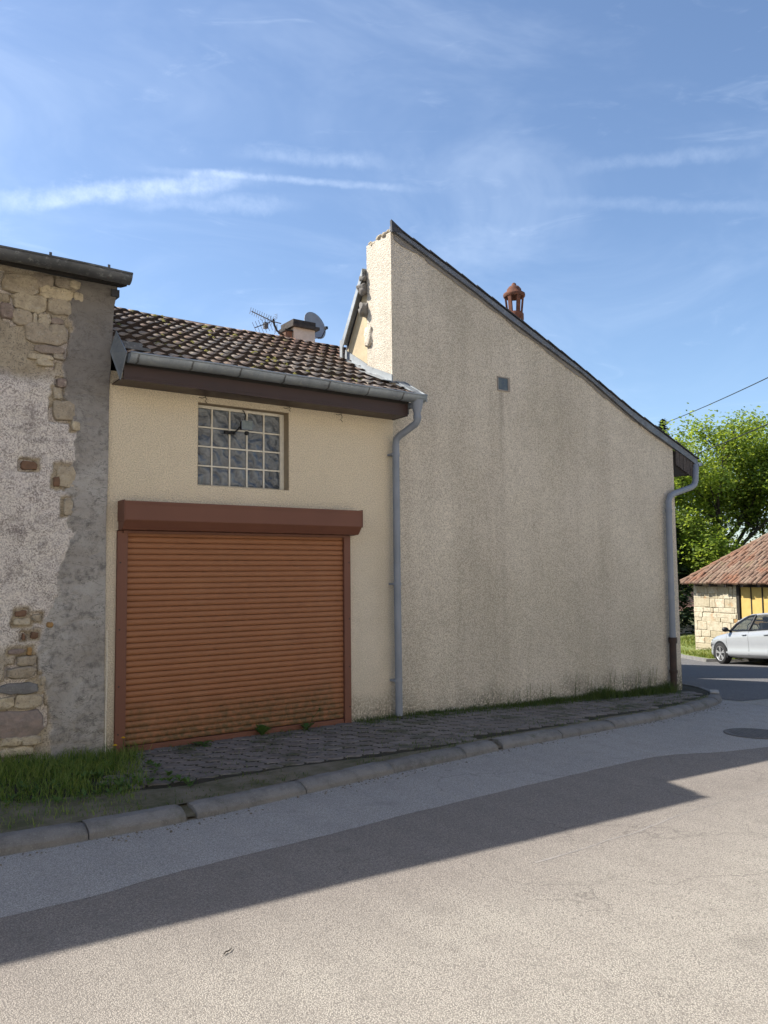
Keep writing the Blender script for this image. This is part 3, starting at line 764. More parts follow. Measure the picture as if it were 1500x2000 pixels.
# roof deck and tiles
TW, TG, TL = .284, .242, .32
rd = MB(); rd.prism([(-.33, 3.655), (2.02, roofz(2.02)-.045), (4.2, roofz(2.02)-1.0), (4.2, roofz(2.02)-1.06), (2.02, roofz(2.02)-.10), (-.29, 3.60)], .06, 3.355, 'x')
roof = rd.build('roof', M_soffit, garage)
def tile_mesh(name, w, L, th=.016, amp=.030, waves=2, n=7, lift=.020):
    N = n*waves; us = [w*i/N for i in range(N+1)]
    h = [amp*(.5-.5*math.cos(2*math.pi*waves*u/w))**1.3 for u in us]
    v = [(u, 0, h_+lift) for u, h_ in zip(us, h)] + [(u, L, h_-.004) for u, h_ in zip(us, h)] + [(u, 0.006, h_+lift-th-.020) for u, h_ in zip(us, h)] + [(u, L, h_-.004-th) for u, h_ in zip(us, h)]
    k = N+1; f = []
    for i in range(N):
        f += [(i, i+1, k+i+1, k+i), (2*k+i+1, 2*k+i, 3*k+i, 3*k+i+1), (i, 2*k+i, 2*k+i+1, i+1)]
    f += [(0, k, 3*k, 2*k), (N, 2*k+N, 3*k+N, k+N)]
    mb = MB().add(v, f); me = mb.mesh(name)
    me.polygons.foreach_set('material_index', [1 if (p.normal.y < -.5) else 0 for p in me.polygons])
    sm_ = [p.normal.z > .5 for p in me.polygons]; me.polygons.foreach_set('use_smooth', sm_); return me
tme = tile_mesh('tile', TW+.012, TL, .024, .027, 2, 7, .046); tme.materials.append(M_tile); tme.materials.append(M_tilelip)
rows_n = 11
for r_ in range(rows_n):
    v0 = r_*TG; yy = -.345+v0*math.cos(AL); zz = 3.690+v0*math.sin(AL)
    for c in range(15):
        x = .065+c*TW
        if x+TW > 3.50 and yy < .98: 
            if x > 3.30 or yy > -.02: continue
        if x > 4.0: continue
        sag = .020*nz(x, yy, 0, .9)-.035*math.exp(-((x-1.3)/1.1)**2)*(v0/2.6)
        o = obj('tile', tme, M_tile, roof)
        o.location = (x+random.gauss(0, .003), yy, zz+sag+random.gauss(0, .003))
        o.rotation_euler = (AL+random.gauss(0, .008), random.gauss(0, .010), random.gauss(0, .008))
# back slope: plain courses falling away behind the ridge, and the ridge tiles
bs = MB(); bs.prism([(2.04, roofz(2.02)+.01), (4.25, roofz(2.02)-.96), (4.25, roofz(2.02)-.99), (2.04, roofz(2.02)-.03)], .065, 4.05, 'x'); bs.build('back_slope', M_tile, roof)
for c in range(11):
    rt = MB(); x0 = .06+c*.36; v = []
    for xx, rr_ in ((x0, .085), (x0+.375, .075)):
        for k in range(9):
            a = math.pi*k/8; v.append((xx, 2.03+rr_*math.cos(a)*1.05, roofz(2.02)-.05+rr_*math.sin(a)*.8-.030*math.exp(-((x0-1.3)/1.1)**2)))
    rt.add(v, [(k, k+1, 9+k+1, 9+k) for k in range(8)], True); rt.build('ridge_tile', M_tile, roof)
# moss cushions on the tiles
mo_ = MB()
for k in range(420):
    x = random.uniform(.15, 3.3); yv = random.uniform(-.3, 1.9)
    if nz(x, yv, 7, 1.7)+random.uniform(-.25, .25) < .12: continue
    s_ = random.uniform(.012, .040); z = roofz(yv)+.028
    vv = []
    for a in range(6): vv.append((x+s_*math.cos(a*1.047)*random.uniform(.8, 1.3), yv+s_*math.sin(a*1.047)*.8, z+s_*math.sin(a*1.047)*.8*TA-.006))
    vv.append((x, yv, z+s_*.5)); mo_.add(vv, [(a, (a+1) % 6, 6) for a in range(6)], True)
mo2 = mo_.build('moss', M_moss, roof); mo2['kind'] = 'stuff'
# flashings against the tall wall and the verge in front of it
fl = MB(); z1 = lambda y: roofz(y)+.06
fl.prism([(-.02, z1(-.02)+.10), (.55, z1(.55)+.05), (.55, z1(.55)-.03), (-.02, z1(-.02)+.02)], 3.335, 3.352, 'x')
fl.prism([(-.02, z1(-.02)+.025), (.55, z1(.55)-.025), (.55, z1(.55)-.032), (-.02, z1(-.02)+.018)], 3.20, 3.335, 'x')
fl.build('wall_flashing', M_zinc_bright, garage)
fl2 = MB(); fl2.prism([(.56, z1(.56)+.06), (1.06, z1(1.06)+.10), (1.06, z1(1.06)-.02), (.56, z1(.56)-.03)], 3.372, 3.388, 'x'); fl2.prism([(.56, z1(.56)-.01), (1.06, z1(1.06)-.01), (1.06, z1(1.06)-.02), (.56, z1(.56)-.02)], 3.28, 3.372, 'x')
fl2.build('wall_flashing', M_zinc_bright, garage)
vf = MB(); vf.prism([(-.445, roofz(-.445)+.075), (-.012, roofz(-.012)+.10), (-.012, roofz(-.012)+.03), (-.445, roofz(-.445)-.01)], 3.52, 3.535, 'x')
vf.prism([(-.44, roofz(-.44)+.065), (-.012, roofz(-.012)+.09), (-.012, roofz(-.012)+.082), (-.44, roofz(-.44)+.057)], 3.40, 3.52, 'x')
vf.build('verge_flashing', M_zinc_bright, garage)
fp = MB()
for (x0, yv, w_) in ((3.24, .20, .15), (3.30, .02, .14), (3.36, -.12, .13), (3.38, -.26, .13)):
    fp.add([(x0, yv-.05, roofz(yv-.05)+.062), (x0+w_, yv-.05, roofz(yv-.05)+.075), (x0+w_, yv+.06, roofz(yv+.06)+.078), (x0, yv+.06, roofz(yv+.06)+.062)], [(0, 1, 2, 3)])
fps = fp.build('flashing_soaker', M_zinc_bright, garage); fps.modifiers.new('t', 'SOLIDIFY').thickness = .004
bc = MB(); bc.prism([(-.30, 3.66), (-.004, 3.78), (-.004, 3.50), (-.30, 3.50)], 3.36, 3.375, 'x'); bc.box(3.376, -.22, 3.60, 3.50, -.02, 3.66)
bc.build('eave_bracket', M_zinc_old, garage)
# downpipe of the garage
px1 = 3.335
dp = MB(); dp.lathe([(.075, 3.655), (.068, 3.60), (.046, 3.52)], 3.43, -.385, 14, False)
dp.tube([(3.43, -.385, 3.54), (3.43, -.385, 3.42), (3.425, -.36, 3.385), (3.36, -.13, 3.27), (3.345, -.088, 3.23), (px1, -.085, 3.17), (px1, -.085, 1.5), (px1+.006, -.085, .02)], .042, 14)
dpo = dp.build('downpipe', M_pvc, garage)
for zz in (3.46, 3.05, 1.53, .42):
    cxx = px1 if zz < 3.2 else 3.43; cyy = -.085 if zz < 3.2 else -.385
    ck = MB(); ck.lathe([(.0465, zz-.022), (.0485, zz), (.0465, zz+.022)], cxx, cyy, 14); 
    if zz < 3.2: ck.box(cxx-.062, cyy-.01, zz-.012, cxx-.044, 0, zz+.012); ck.box(cxx-.012, cyy+.04, zz-.012, cxx+.012, 0, zz+.012)
    ck.build('pipe_clip', M_pvc, dpo)

# chimney beyond the ridge with its cap and a clay pot beside it
chim = MB(); chim.box(3.62, 2.86, 4.2, 3.98, 3.2, 5.40); co = chim.build('chimney', m_simple('pale_chimney_render', (.62, .55, .47), (.50, .44, .37), .9, 10, .5, 40), roof)
cc = MB(); cc.box(3.565, 2.80, 5.40, 4.03, 3.26, 5.445); cc.box(3.585, 2.83, 5.446, 3.975, 3.23, 5.515); cc.build('chimney_cap', m_simple('sooty_concrete', (.07, .062, .055), (.035, .03, .028), .9, 12), roof)
cp = MB(); cp.box(3.49, 2.90, 4.3, 3.60, 3.1, 5.33); cp.build('flue', M_shedtile, roof); cp2 = MB(); cp2.box(3.475, 2.885, 5.332, 3.605, 3.115, 5.36); cp2.build('flue_cap', M_soffit, roof)

# ------------------------------------------------------------------ floodlight, dish, antenna
fl_ = thing('floodlight', 'small black outdoor floodlight hanging in front of the glass block window', 'floodlight', (1.41, .0, 3.2))
M_lampglass = m_simple('floodlight_glass', (.24, .26, .22), (.17, .19, .17), .25, 30, .2, 30, 0, .5)
hd = MB(); hd.add([(1.335, -.11, 3.155), (1.462, -.11, 3.155), (1.488, -.075, 3.262), (1.35, -.075, 3.262), (1.345, -.045, 3.165), (1.452, -.045, 3.165), (1.475, -.02, 3.25), (1.36, -.02, 3.25)],
                  [(0, 1, 2, 3), (7, 6, 5, 4), (0, 4, 5, 1), (1, 5, 6, 2), (2, 6, 7, 3), (3, 7, 4, 0)]); hd.build('housing', M_black, fl_, .004)
gl = MB(); gl.add([(1.345, -.1135, 3.163), (1.455, -.1135, 3.163), (1.478, -.0815, 3.255), (1.357, -.0815, 3.255)], [(0, 1, 2, 3)]); gl.build('glass', M_lampglass, fl_)
fr = MB()
for a, b in (((1.340, -.1145, 3.160), (1.458, -.1145, 3.160)), ((1.458, -.1145, 3.160), (1.482, -.082, 3.259)), ((1.482, -.082, 3.259), (1.353, -.082, 3.259)), ((1.353, -.082, 3.259), (1.340, -.1145, 3.160))):
    fr.tube([a, b], .0035, 6)
fr.build('frame', M_zinc, fl_)
br = MB(); br.tube([(1.335, -.07, 3.19), (1.33, -.04, 3.165), (1.34, .10, 3.150)], .008, 8); br.box(1.24, .085, 3.135, 1.36, .112, 3.165); br.build('bracket', M_black, fl_)
ses = MB(); ses.lathe([(.005, 3.108), (.020, 3.112), (.026, 3.128), (.022, 3.145), (.008, 3.150)], 1.415, -.07, 12); ses.build('motion_sensor', M_black, fl_)
cb = MB(); cb.tube([(1.42, -.02, 3.25), (1.44, .03, 3.29), (1.465, .06, 3.34), (1.46, .09, 3.39), (1.45, .10, 3.405)], .0055, 6); cb.build('cable', M_black, fl_)

dish = thing('satellite_dish', 'grey satellite dish beside the small chimney behind the garage ridge', 'satellite dish', (3.98, 2.9, 4.9))
ds = MB(); N = 20; v = [(0, 0, 0)]
for rr_ in (.08, .15, .20, .225):
    v += [(rr_*math.cos(2*math.pi*k/N), rr_*math.sin(2*math.pi*k/N)*1.08, .9*rr_*rr_) for k in range(N)]
f = [(0, 1+k, 1+(k+1) % N) for k in range(N)]
for q in range(3): f += [(1+q*N+k, 1+(q+1)*N+k, 1+(q+1)*N+(k+1) % N, 1+q*N+(k+1) % N) for k in range(N)]
dm = MB().add(v, f, True).build('reflector', m_simple('grey_dish_paint', (.30, .31, .33), (.24, .25, .27), .5), None)
dm.location = (4.23, 3.34, 5.63); dm.rotation_euler = (R(74), 0, R(12)); attach(dm, dish); dm.modifiers.new('t', 'SOLIDIFY').thickness = .006
da = MB(); da.tube([(4.23, 3.39, 5.61), (4.22, 3.40, 5.2), (4.22, 3.40, 4.2)], .014, 8); da.tube([(4.24, 3.33, 5.44), (4.28, 3.16, 5.42), (4.30, 3.06, 5.54)], .008, 6); da.box(4.28, 3.03, 5.53, 4.32, 3.09, 5.57)
da.build('dish_arm', M_black, dish)
ant = thing('tv_antenna', 'thin yagi television antenna on a bent mast behind the garage ridge', 'antenna', (3.5, 3.0, 5.3))
am = MB(); am.tube([(3.62, 2.97, 5.27), (3.45, 2.97, 5.29), (3.38, 2.97, 5.33), (3.335, 2.97, 5.41), (3.32, 2.97, 5.50)], .016, 8); am.build('mast', M_black, ant)
bm_ = MB(); A0 = Vector((3.30, 2.97, 5.46)); A1 = Vector((3.02, 3.10, 5.60)); bm_.tube([A0, A1], .008, 6)
A2 = Vector((2.95, 2.85, 5.27)); bm_.tube([A0, A2], .008, 6); bm_.tube([A0, A0+Vector((.12, -.06, -.03))], .008, 6); bm_.build('boom', M_zinc_old, ant)
el = MB(); dirn = (A1-A0); pr_ = Vector((.10, .26, -.02)).normalized()
for k in range(11):
    c = A0+dirn*(k/10)*1.05; L = .18-.006*k; el.tube([c-pr_*L, c+pr_*L], .0035, 5)
pr2 = Vector((.18, .1, -.22)).normalized()
for k in range(7):
    c = A0+(A2-A0)*(k/6); L = .13; el.tube([c-pr2*L*.7, c+pr2*L], .0035, 5)
for k in (-1, 1):
    for q in range(4): el.tube([A0+Vector((.06, -.05, .05*k+.02*q*k)), A0+Vector((.10, .12, .06*k+.03*q*k))], .0035, 5)
el.build('element', M_zinc_old, ant)
ab = MB(); ab.box(3.16, 2.94, 5.33, 3.22, 3.0, 5.42); ab.build('amplifier_box', M_zinc_old, ant)

# ------------------------------------------------------------------ gable house
house = thing('gable_house', 'tall grey beige roughcast gable wall with one long roof slope', 'house', (6.1, 0, -.1))
SLP = [(3.34, 5.86), (4.4, 5.47), (5.54, 5.02), (6.66, 4.57), (7.78, 4.08), (8.84, 3.68)]
def zslope(x): return float(np.interp(x, [p[0] for p in SLP]+[9.42], [p[1] for p in SLP]+[3.45]))
gp = [(3.362, -.45), (8.86, -.45), (8.845, 3.64)] + [(p[0], p[1]-.035) for p in SLP[-2:0:-1]] + [(3.362, 5.80)]
hw = MB(); hw.prism(gp, .004, .53, 'y')
hw.build('wall', M_gable, house)
# rough broken head of the wall behind the apex, and stones sticking out of its flank
hd_ = MB()
for k in range(9):
    y0 = .03+k*.055; s_ = .03+.014*random.random(); c = Vector((3.40+.02*random.random(), y0, 5.82+.02*math.sin(k*1.7)-.01*k*.3))
    b_ = bmesh.new(); bmesh.ops.create_icosphere(b_, subdivisions=2, radius=s_*1.3)
    vv = [(c.x+v_.co.x*1.2, c.y+v_.co.y*(1+.3*nz(*(v_.co*9+c))), c.z+v_.co.z*.75+.01*nz(*(v_.co*30+c*5))) for v_ in b_.verts]; ff = [tuple(x.index for x in q.verts) for q in b_.faces]; hd_.add(vv, ff, True); b_.free()
hd_.build('broken_coping', M_stone, house)
def lump(name, c, r_, mat, parent, seed=0):
    b_ = bmesh.new(); bmesh.ops.create_icosphere(b_, subdivisions=3, radius=1)
    mb = MB(); vv = []
    for v_ in b_.verts:
        k = (1+.55*nz(v_.co.x+seed, v_.co.y, v_.co.z, 1.3)+.22*nz(v_.co.x, v_.co.y+seed, v_.co.z, 4.))/max(abs(v_.co.x), abs(v_.co.y), abs(v_.co.z))**.55
        vv.append((c[0]+v_.co.x*r_[0]*k, c[1]+v_.co.y*r_[1]*k, c[2]+v_.co.z*r_[2]*k))
    mb.add(vv, [tuple(x.index for x in q.verts) for q in b_.faces], True); b_.free()
    return mb.build(name, mat, parent)
lump('stone', (3.35, .56, 5.39), (.055, .045, .05), M_greystone, house, 1); lump('stone', (3.335, .57, 5.235), (.075, .055, .07), M_greystone, house, 2)
lump('stone', (3.345, .56, 4.98), (.07, .06, .085), M_greystone, house, 3); lump('stone', (3.365, .50, 4.62), (.03, .085, .12), M_parapet, house, 4)
rwall = MB(); rwall.prism([(.532, 3.9), (1.10, 3.9), (1.04, 4.56), (.56, 5.38), (.532, 5.38)], 3.39, 3.52, 'x'); rwall.build('flank_wall', m_simple('smooth_ochre_render', (.52, .43, .28), (.42, .34, .22), .9, 6, .5, 60, dist=.006), house)
# steep rear roof behind the wall head with its zinc verge
rr_ = MB(); xs_ = [3.40, 4.2, 5.0]
v = []
for x in xs_:
    zt = zslope(x)-.38; v += [(x, .532, zt+.02), (x, 1.06, zt-.80), (x, 1.3, zt-1.3)]
rr_.add(v, [(0, 1, 4, 3), (1, 2, 5, 4), (3, 4, 7, 6), (4, 5, 8, 7)]); rro = rr_.build('rear_roof', M_slate, house); rro.modifiers.new('t', 'SOLIDIFY').thickness = .04
vz = MB(); vz.prism([(.545, 5.50), (1.055, 4.655), (1.035, 4.56), (.545, 5.385)], 3.30, 3.315, 'x'); vz.prism([(.545, 5.505), (1.06, 4.66), (1.055, 4.645), (.545, 5.49)], 3.315, 3.42, 'x'); vz.box(3.298, 1.02, 4.40, 3.318, 1.075, 4.70)
vz.build('rear_verge', M_zinc_bright, house)
main = MB(); v = []
for (x, y) in ((4.0, .532), (9.40, .532), (9.40, 5.5), (6.9, 5.5)): v.append((x, y, zslope(x)-.06 if x < 9 else 3.45))
main.add(v+[(a, b, c-.12) for a, b, c in v], [(0, 1, 2, 3), (7, 6, 5, 4), (0, 4, 5, 1), (1, 5, 6, 2), (2, 6, 7, 3), (3, 7, 4, 0)]); main.build('roof', M_slate, house)
body = MB(); body.box(4.1, .535, -.45, 8.84, 5.4, 3.3); body.build('rear_wall', M_gable, house)
# verge: grey zinc band with an uneven mortar edge, dark slates above it
band_ = MB(); xs_ = list(np.arange(3.345, 9.43, .12))+[9.43]; v = []
for x in xs_:
    z = zslope(x); w = .050+.014*nz(x, 2, 2, 2.) + .05*sstep(6.8, 8.2, x) + .022*sstep(3.4, 5.5, x)*(1-sstep(5.5, 7, x))
    v += [(x, -.045, z), (x, -.045, z-w), (x, .003, z-w), (x, .003, z)]
f = []
for i in range(len(xs_)-1):
    a = 4*i; f += [(a, a+1, a+5, a+4), (a+1, a+2, a+6, a+5), (a+3, a, a+4, a+7)]
f += [(0, 3, 2, 1), (4*len(xs_)-4, 4*len(xs_)-3, 4*len(xs_)-2, 4*len(xs_)-1)]
band_.add(v, f); band_.build('verge_strip', m_zinc('slate_grey_zinc', (.165, .172, .185), (.115, .12, .13)), house)
mort = MB(); v = []
xs2 = list(np.arange(3.40, 8.82, .05))
for x in xs2:
    z = zslope(x)-.055; w = .055+.045*nz(x, 5, 1, 3.)+.018*nz(x, 5, 9, 11.)
    v += [(x, -.004, z+.02), (x, -.007, z-max(.004, w))]
mort.add(v, [(2*i, 2*i+1, 2*i+3, 2*i+2) for i in range(len(xs2)-1)]); mort.build('verge_mortar', m_simple('grey_mortar', (.24, .225, .205), (.18, .168, .155), .95, 14, .8, 50, dist=.008), house)
sl_len = .26
x = 3.40
while x < 9.38:
    sb = MB(); x2 = min(9.45, x+sl_len); a0, a1 = zslope(x)+.004, zslope(x2)+.004; e = .004+.007*random.random()
    sb.add([(x, -.062, a0+e+.010), (x2+.02, -.062, a1+e-.008), (x2+.02, .14, a1+e-.008), (x, .14, a0+e+.010), (x, -.062, a0+e+.024), (x2+.02, -.062, a1+e+.002), (x2+.02, .14, a1+e+.002), (x, .14, a0+e+.024)],
           [(0, 3, 2, 1), (4, 5, 6, 7), (0, 1, 5, 4), (1, 2, 6, 5), (2, 3, 7, 6), (3, 0, 4, 7)])
    sb.build('slate', M_slate, house); x = x2
ap = MB(); ap.add([(3.335, -.052, 5.93), (3.55, -.052, 5.81), (3.345, -.052, 5.78), (3.335, -.02, 5.92), (3.55, -.02, 5.81), (3.345, -.02, 5.78)], [(0, 2, 1), (3, 4, 5), (0, 1, 4, 3), (0, 3, 5, 2), (1, 2, 5, 4)]); ap.build('apex_flashing', M_slate, house)
# right eave: weathered barge boards, dark soffit, gutter end, downpipe
for k in range(11):
    xa = 8.885+k*.046; bo = MB(); zt = zslope(xa)-.115; bo.box(xa, -.030+.004*(k % 2), zt-.235+.006*random.random(), xa+.042, -.008, zt); bo.build('barge_board', M_oldwood, house)
sf = MB(); sf.prism([(8.862, 3.16), (9.39, 3.20), (9.39, 3.34), (8.862, 3.56)], .0, 5.4, 'y'); sf.build('eave_soffit', M_soffit, house)
g2 = MB(); A = 12; v = []
for yy in (-.06, 5.4):
    for k in range(A+1):
        a = math.pi+math.pi*k/A; v.append((9.475+.062*math.cos(a), yy, 3.40+.062*math.sin(a)))
g2.add(v, [(k, k+1, A+2+k, A+1+k) for k in range(A)], True); g2.add([(9.475, -.06, 3.40)]+v[:A+1], [(0, k+1, k+2) for k in range(A)])
go = g2.build('gutter', M_zinc, house); go.modifiers.new('t', 'SOLIDIFY').thickness = .003
d2 = MB(); d2.tube([(9.42, .0, 3.38), (9.36, -.05, 3.30), (9.34, -.05, 3.10), (9.30, -.055, 3.03), (9.20, -.06, 2.98), (8.74, -.075, 2.86), (8.62, -.078, 2.81), (8.573, -.078, 2.73), (8.562, -.078, 2.4), (8.55, -.078, .60)], .047, 14)
d2o = d2.build('downpipe', M_pvc, house)
for zz in (2.58, 1.30):
    ck = MB(); ck.lathe([(.051, zz-.03), (.053, zz), (.051, zz+.03)], 8.568 if zz > 2 else 8.556, -.078, 14); ck.build('pipe_clip', M_pvc, d2o)
d3 = MB(); d3.tube([(8.548, -.078, .62), (8.54, -.078, .2), (8.53, -.08, -.26)], .052, 14); d3.lathe([(.062, .55), (.066, .58), (.066, .62), (.062, .64)], 8.55, -.078, 14); d3.lathe([(.06, .10), (.064, .12), (.06, .15)], 8.538, -.079, 14)
d3.build('cast_iron_boot', M_iron, house)
# vent window
ven = MB(); x0, x1, z0, z1_ = 5.075, 5.30, 4.055, 4.245
ven.box(x0, -.008, z0, x1, .003, z0+.014); ven.box(x0, -.008, z1_-.014, x1, .003, z1_); ven.box(x0, -.008, z0+.014, x0+.014, .003, z1_-.014); ven.box(x1-.035, -.008, z0+.014, x1, .003, z1_-.014)
vw = ven.build('vent_window', m_simple('vent_frame_mortar', (.30, .26, .22), (.24, .21, .18), .9), house)
vp = MB(); vp.box(x0+.015, -.003, z0+.015, x1-.036, .0, z1_-.015)
def m_pane():
    t = NT('dusty_pane'); c = t.mix(t.rng(t.noise(9, 4, .6), .35, .65), (.05, .062, .072), (.10, .115, .10)); return t.done(c, .22, t.bump(t.noise(12, 3), .3, .01), 0, .5)
vp.build('pane', m_pane(), vw)
# lantern chimney pot
pot = MB(); PX, PY, PZ = 6.32, .90, 4.55
pot.lathe([(r_*.74, z_) for r_, z_ in ((.20, PZ), (.16, 5.28), (.145, 5.40), (.17, 5.42), (.185, 5.46), (.185, 5.55), (.17, 5.57), (.150, 5.57))], PX, PY, 8)
po = pot.build('chimney_pot', M_terracotta, house)
for k in range(6):
    a = 2*math.pi*(k+.25)/6; p = MB(); ca, sa = math.cos(a), math.sin(a)
    q0, q1 = .111, .137; w = .027
    pts = []
    for (r__, z) in ((q0, 5.56), (q1, 5.82)):
        for (dr, dt) in ((-.022, -w), (.009, -w), (.009, w), (-.022, w)):
            pts.append((PX+ca*(r__+dr)-sa*dt, PY+sa*(r__+dr)+ca*dt, z))
    p.add(pts, [(0, 1, 2, 3), (7, 6, 5, 4), (0, 4, 5, 1), (1, 5, 6, 2), (2, 6, 7, 3), (3, 7, 4, 0)]); p.build('pillar', M_terracotta, po)
ct = MB(); ct.lathe([(r_*.76, z_) for r_, z_ in ((.205, 5.81), (.225, 5.835), (.215, 5.865), (.15, 5.90), (.145, 5.93), (.10, 5.975), (.05, 5.99), (.045, 6.02), (.01, 6.04))], PX, PY, 12); ct.build('dome_cap', M_terracotta, po)

# unseen house added behind the gable to throw the shade on the side street
nb = thing('added_shade_house', 'plain rendered house added unseen behind the gable to shade the street', 'house', (11.2, 12, -.6))
nm = MB(); nm.box(9.7, 5.0, -1.5, 13.8, 16.0, 5.35); nm.prism([(9.7, 5.34), (13.8, 5.34), (11.8, 6.47)], 5.002, 15.998, 'y'); nm.build('wall', M_gable, nb)
nr = MB(); nr.prism([(9.4, 5.4), (11.8, 6.6), (14.1, 5.4), (14.1, 5.3), (11.8, 6.5), (9.4, 5.3)], 4.8, 16.2, 'y'); nr.build('roof', M_tile, nb)

# unseen pale houses added behind the viewer: their sunlit fronts light the shaded side
M_cream = m_simple('cream_render', (.82, .76, .65), (.79, .73, .62), .9, 1.5, .4, 60)
for (xa, xb, hgt, lab) in ((-24, -11.5, 6.2, 'long cream house added across the street for bounce light, left one'), (-11.3, 2.5, 6.8, 'cream house added across the street for bounce light, facing the garage'), (2.7, 15, 6.3, 'cream house added across the street for bounce light, right one')):
    oh = thing('added_opposite_house', lab, 'house', ((xa+xb)/2, -10.4, 0), 'unseen houses added across the street')
    z0_ = prof((xa+xb)/2)-.3; w_ = MB(); w_.box(xa, -18.4, z0_, xb, -10.0, hgt); w_.build('wall', M_cream, oh)
    r_ = MB(); r_.prism([(-9.7, hgt-.05), (-14.2, hgt+2.6), (-18.8, hgt-.05), (-18.8, hgt-.15), (-14.2, hgt+2.5), (-9.7, hgt-.15)], xa-.1+.2, xb-.1, 'x'); r_.build('roof', M_shedtile, oh)
    for k in range(4):
        for zf in (.9, 3.7):
            cx_ = xa+(xb-xa)*(k+.5)/4; wi = MB(); wi.box(cx_-.45, -10.02, zf, cx_+.45, -9.985, zf+1.4); wo = wi.build('window', M_carglass_dark, oh)
            sh_ = MB(); sh_.box(cx_-.9, -10.0, zf, cx_-.47, -9.96, zf+1.4); sh_.build('shutter_leaf', M_oldwood, wo); sh2 = MB(); sh2.box(cx_+.47, -10.0, zf, cx_+.9, -9.96, zf+1.4); sh2.build('shutter_leaf', M_oldwood, wo)

# ------------------------------------------------------------------ old stone building
old = thing('stone_building', 'old rubble building with flaking pink render and grey cement edge', 'building', (-2, 0, .1))
CEM = [(-.318, 4.361), (-.37, 4.155), (-.357, 3.963), (-.407, 3.664), (-.416, 3.471), (-.389, 3.234), (-.293, 2.957), (-.29, 2.766), (-.354, 2.572), (-.383, 2.428), (-.327, 2.313), (-.36, 2.147), (-.3, 2.055), (-.385, 1.82), (-.438, 1.589), (-.466, 1.406), (-.578, 1.183), (-.6, 1.004), (-.571, .823), (-.505, .548), (-.466, .32), (-.461, .097)][::-1]
def cem_x(z): return float(np.interp(z, [p[1] for p in CEM], [p[0] for p in CEM]))
def edge_x(z): return float(np.interp(z, [.0, 2.25, 2.5, 3.47, 4.23, 4.38], [.0, -.012, -.005, .0, .03, .058]))
STONES = [(-.954,4.204,-.658,4.389),(-.74,4.287,-.518,4.408),(-.648,4.201,-.346,4.318),(-.871,4.05,-.589,4.213),(-.579,4.07,-.365,4.215),(-.972,3.955,-.862,4.094),(-.865,3.914,-.692,4.05),(-.696,3.918,-.661,4.05),(-.657,3.917,-.548,4.064),(-.544,3.969,-.426,4.031),(-.55,3.875,-.4,3.968),(-.762,3.766,-.399,3.943),(-.67,3.692,-.405,3.767),(-.726,3.621,-.52,3.673),(-.512,3.648,-.424,3.706),(-.659,3.569,-.512,3.626),(-.505,4.324,-.387,4.415),(-.38,4.338,-.287,4.415),(-.337,4.212,-.259,4.312),
 (-.77,2.612,-.629,2.688,'b'),(-.475,2.457,-.286,2.669),(-.494,2.466,-.434,2.565,'b'),(-.403,2.211,-.315,2.359),(-.523,3.082,-.297,3.28),(-.34,2.997,-.264,3.084),(-.511,3.273,-.424,3.385),(-.475,3.388,-.396,3.468),
 (-.784,1.302,-.692,1.357,'b'),(-.8,1.226,-.657,1.293),(-.649,1.257,-.571,1.321),(-.523,1.198,-.467,1.252,'o'),(-.654,1.105,-.59,1.167,'b'),(-.726,1.101,-.7,1.159,'b'),(-.835,.979,-.694,1.023),(-.681,.964,-.639,1.039,'o'),(-.759,.875,-.607,.96),(-.839,.764,-.605,.869),(-.893,.633,-.585,.73,'d'),(-.96,.51,-.78,.615),(-.772,.501,-.544,.617),(-1.0,.267,-.51,.488,'p'),(-.866,.192,-.714,.266),(-.71,.189,-.541,.259),(-.881,.105,-.615,.182),(-.56,.696,-.526,.776),
 (-1.25,4.2,-.98,4.38),(-1.5,4.05,-1.2,4.2),(-1.18,3.9,-.99,4.04),(-1.3,.5,-.98,.7),(-1.4,.25,-1.05,.46)]
def near_stone(x, z):
    best = 9.
    for s_ in STONES:
        dx = max(s_[0]-x, 0, x-s_[2]); dz = max(s_[1]-z, 0, z-s_[3]); best = min(best, math.hypot(dx, dz))
    return best
xsw = list(np.arange(-6, -1.2, .25))+list(np.arange(-1.2, -1.0, .022))+list(np.arange(-1.0, -.25, .0125))+list(np.arange(-.25, -.001, .022))+[0.]; zsw = list(np.arange(-.3, 4.44, .016))
v = []; f = []; cem = []; bare = []
for z in zsw:
    for x in xsw:
        ex = edge_x(z); xx = x if x > -1.2 else x
        X = ex+xx if x > -.3 else (x+ex*max(0, (x+1.2)/.9))
        inc = X-(cem_x(z)+.030*nz(X, z, 3, 13.)+.036*nz(X, z, 1, 5.)+.022*nz(X, z, 2, 28.))
        c_ = sstep(-.008, .012, inc); ns = near_stone(X, z)
        zone_top = sstep(3.30, 3.55, z+.35*nz(X, z, 0, 2.3)); zone_bot = sstep(1.25, 1.0, z+.35*nz(X, z, 6, 2.3))
        b_ = max(zone_top, zone_bot*.8)*(1-c_)
        b_ = max(b_, (1-c_)*sstep(.035, .012, ns+.012*nz(X, z, 2, 20.)))
        y = -.040 + .014*nz(X, z, 0, 1.7) + .008*nz(X, z, 0, 7.) + .005*nz(X, z, 0, 18.)
        y += b_*.016 - (1-b_)*(1-c_)*.008 - c_*.004
        lip_ = math.exp(-((inc)/.018)**2)*.030*(nz(X, z, 4, 6.)+.15); y += lip_
        y += (1-c_)*sstep(.024, .010, ns)*sstep(-.15, .2, nz(X, z, 11, 4.5)+.06)*.050
        cr_ = abs(nz(X*.8, z*2.2, 9, 1.9)); 
        if c_ > .5 and cr_ < .012: y += .008
        v.append((X, y, z)); cem.append(c_); bare.append(b_)
nx = len(xsw)
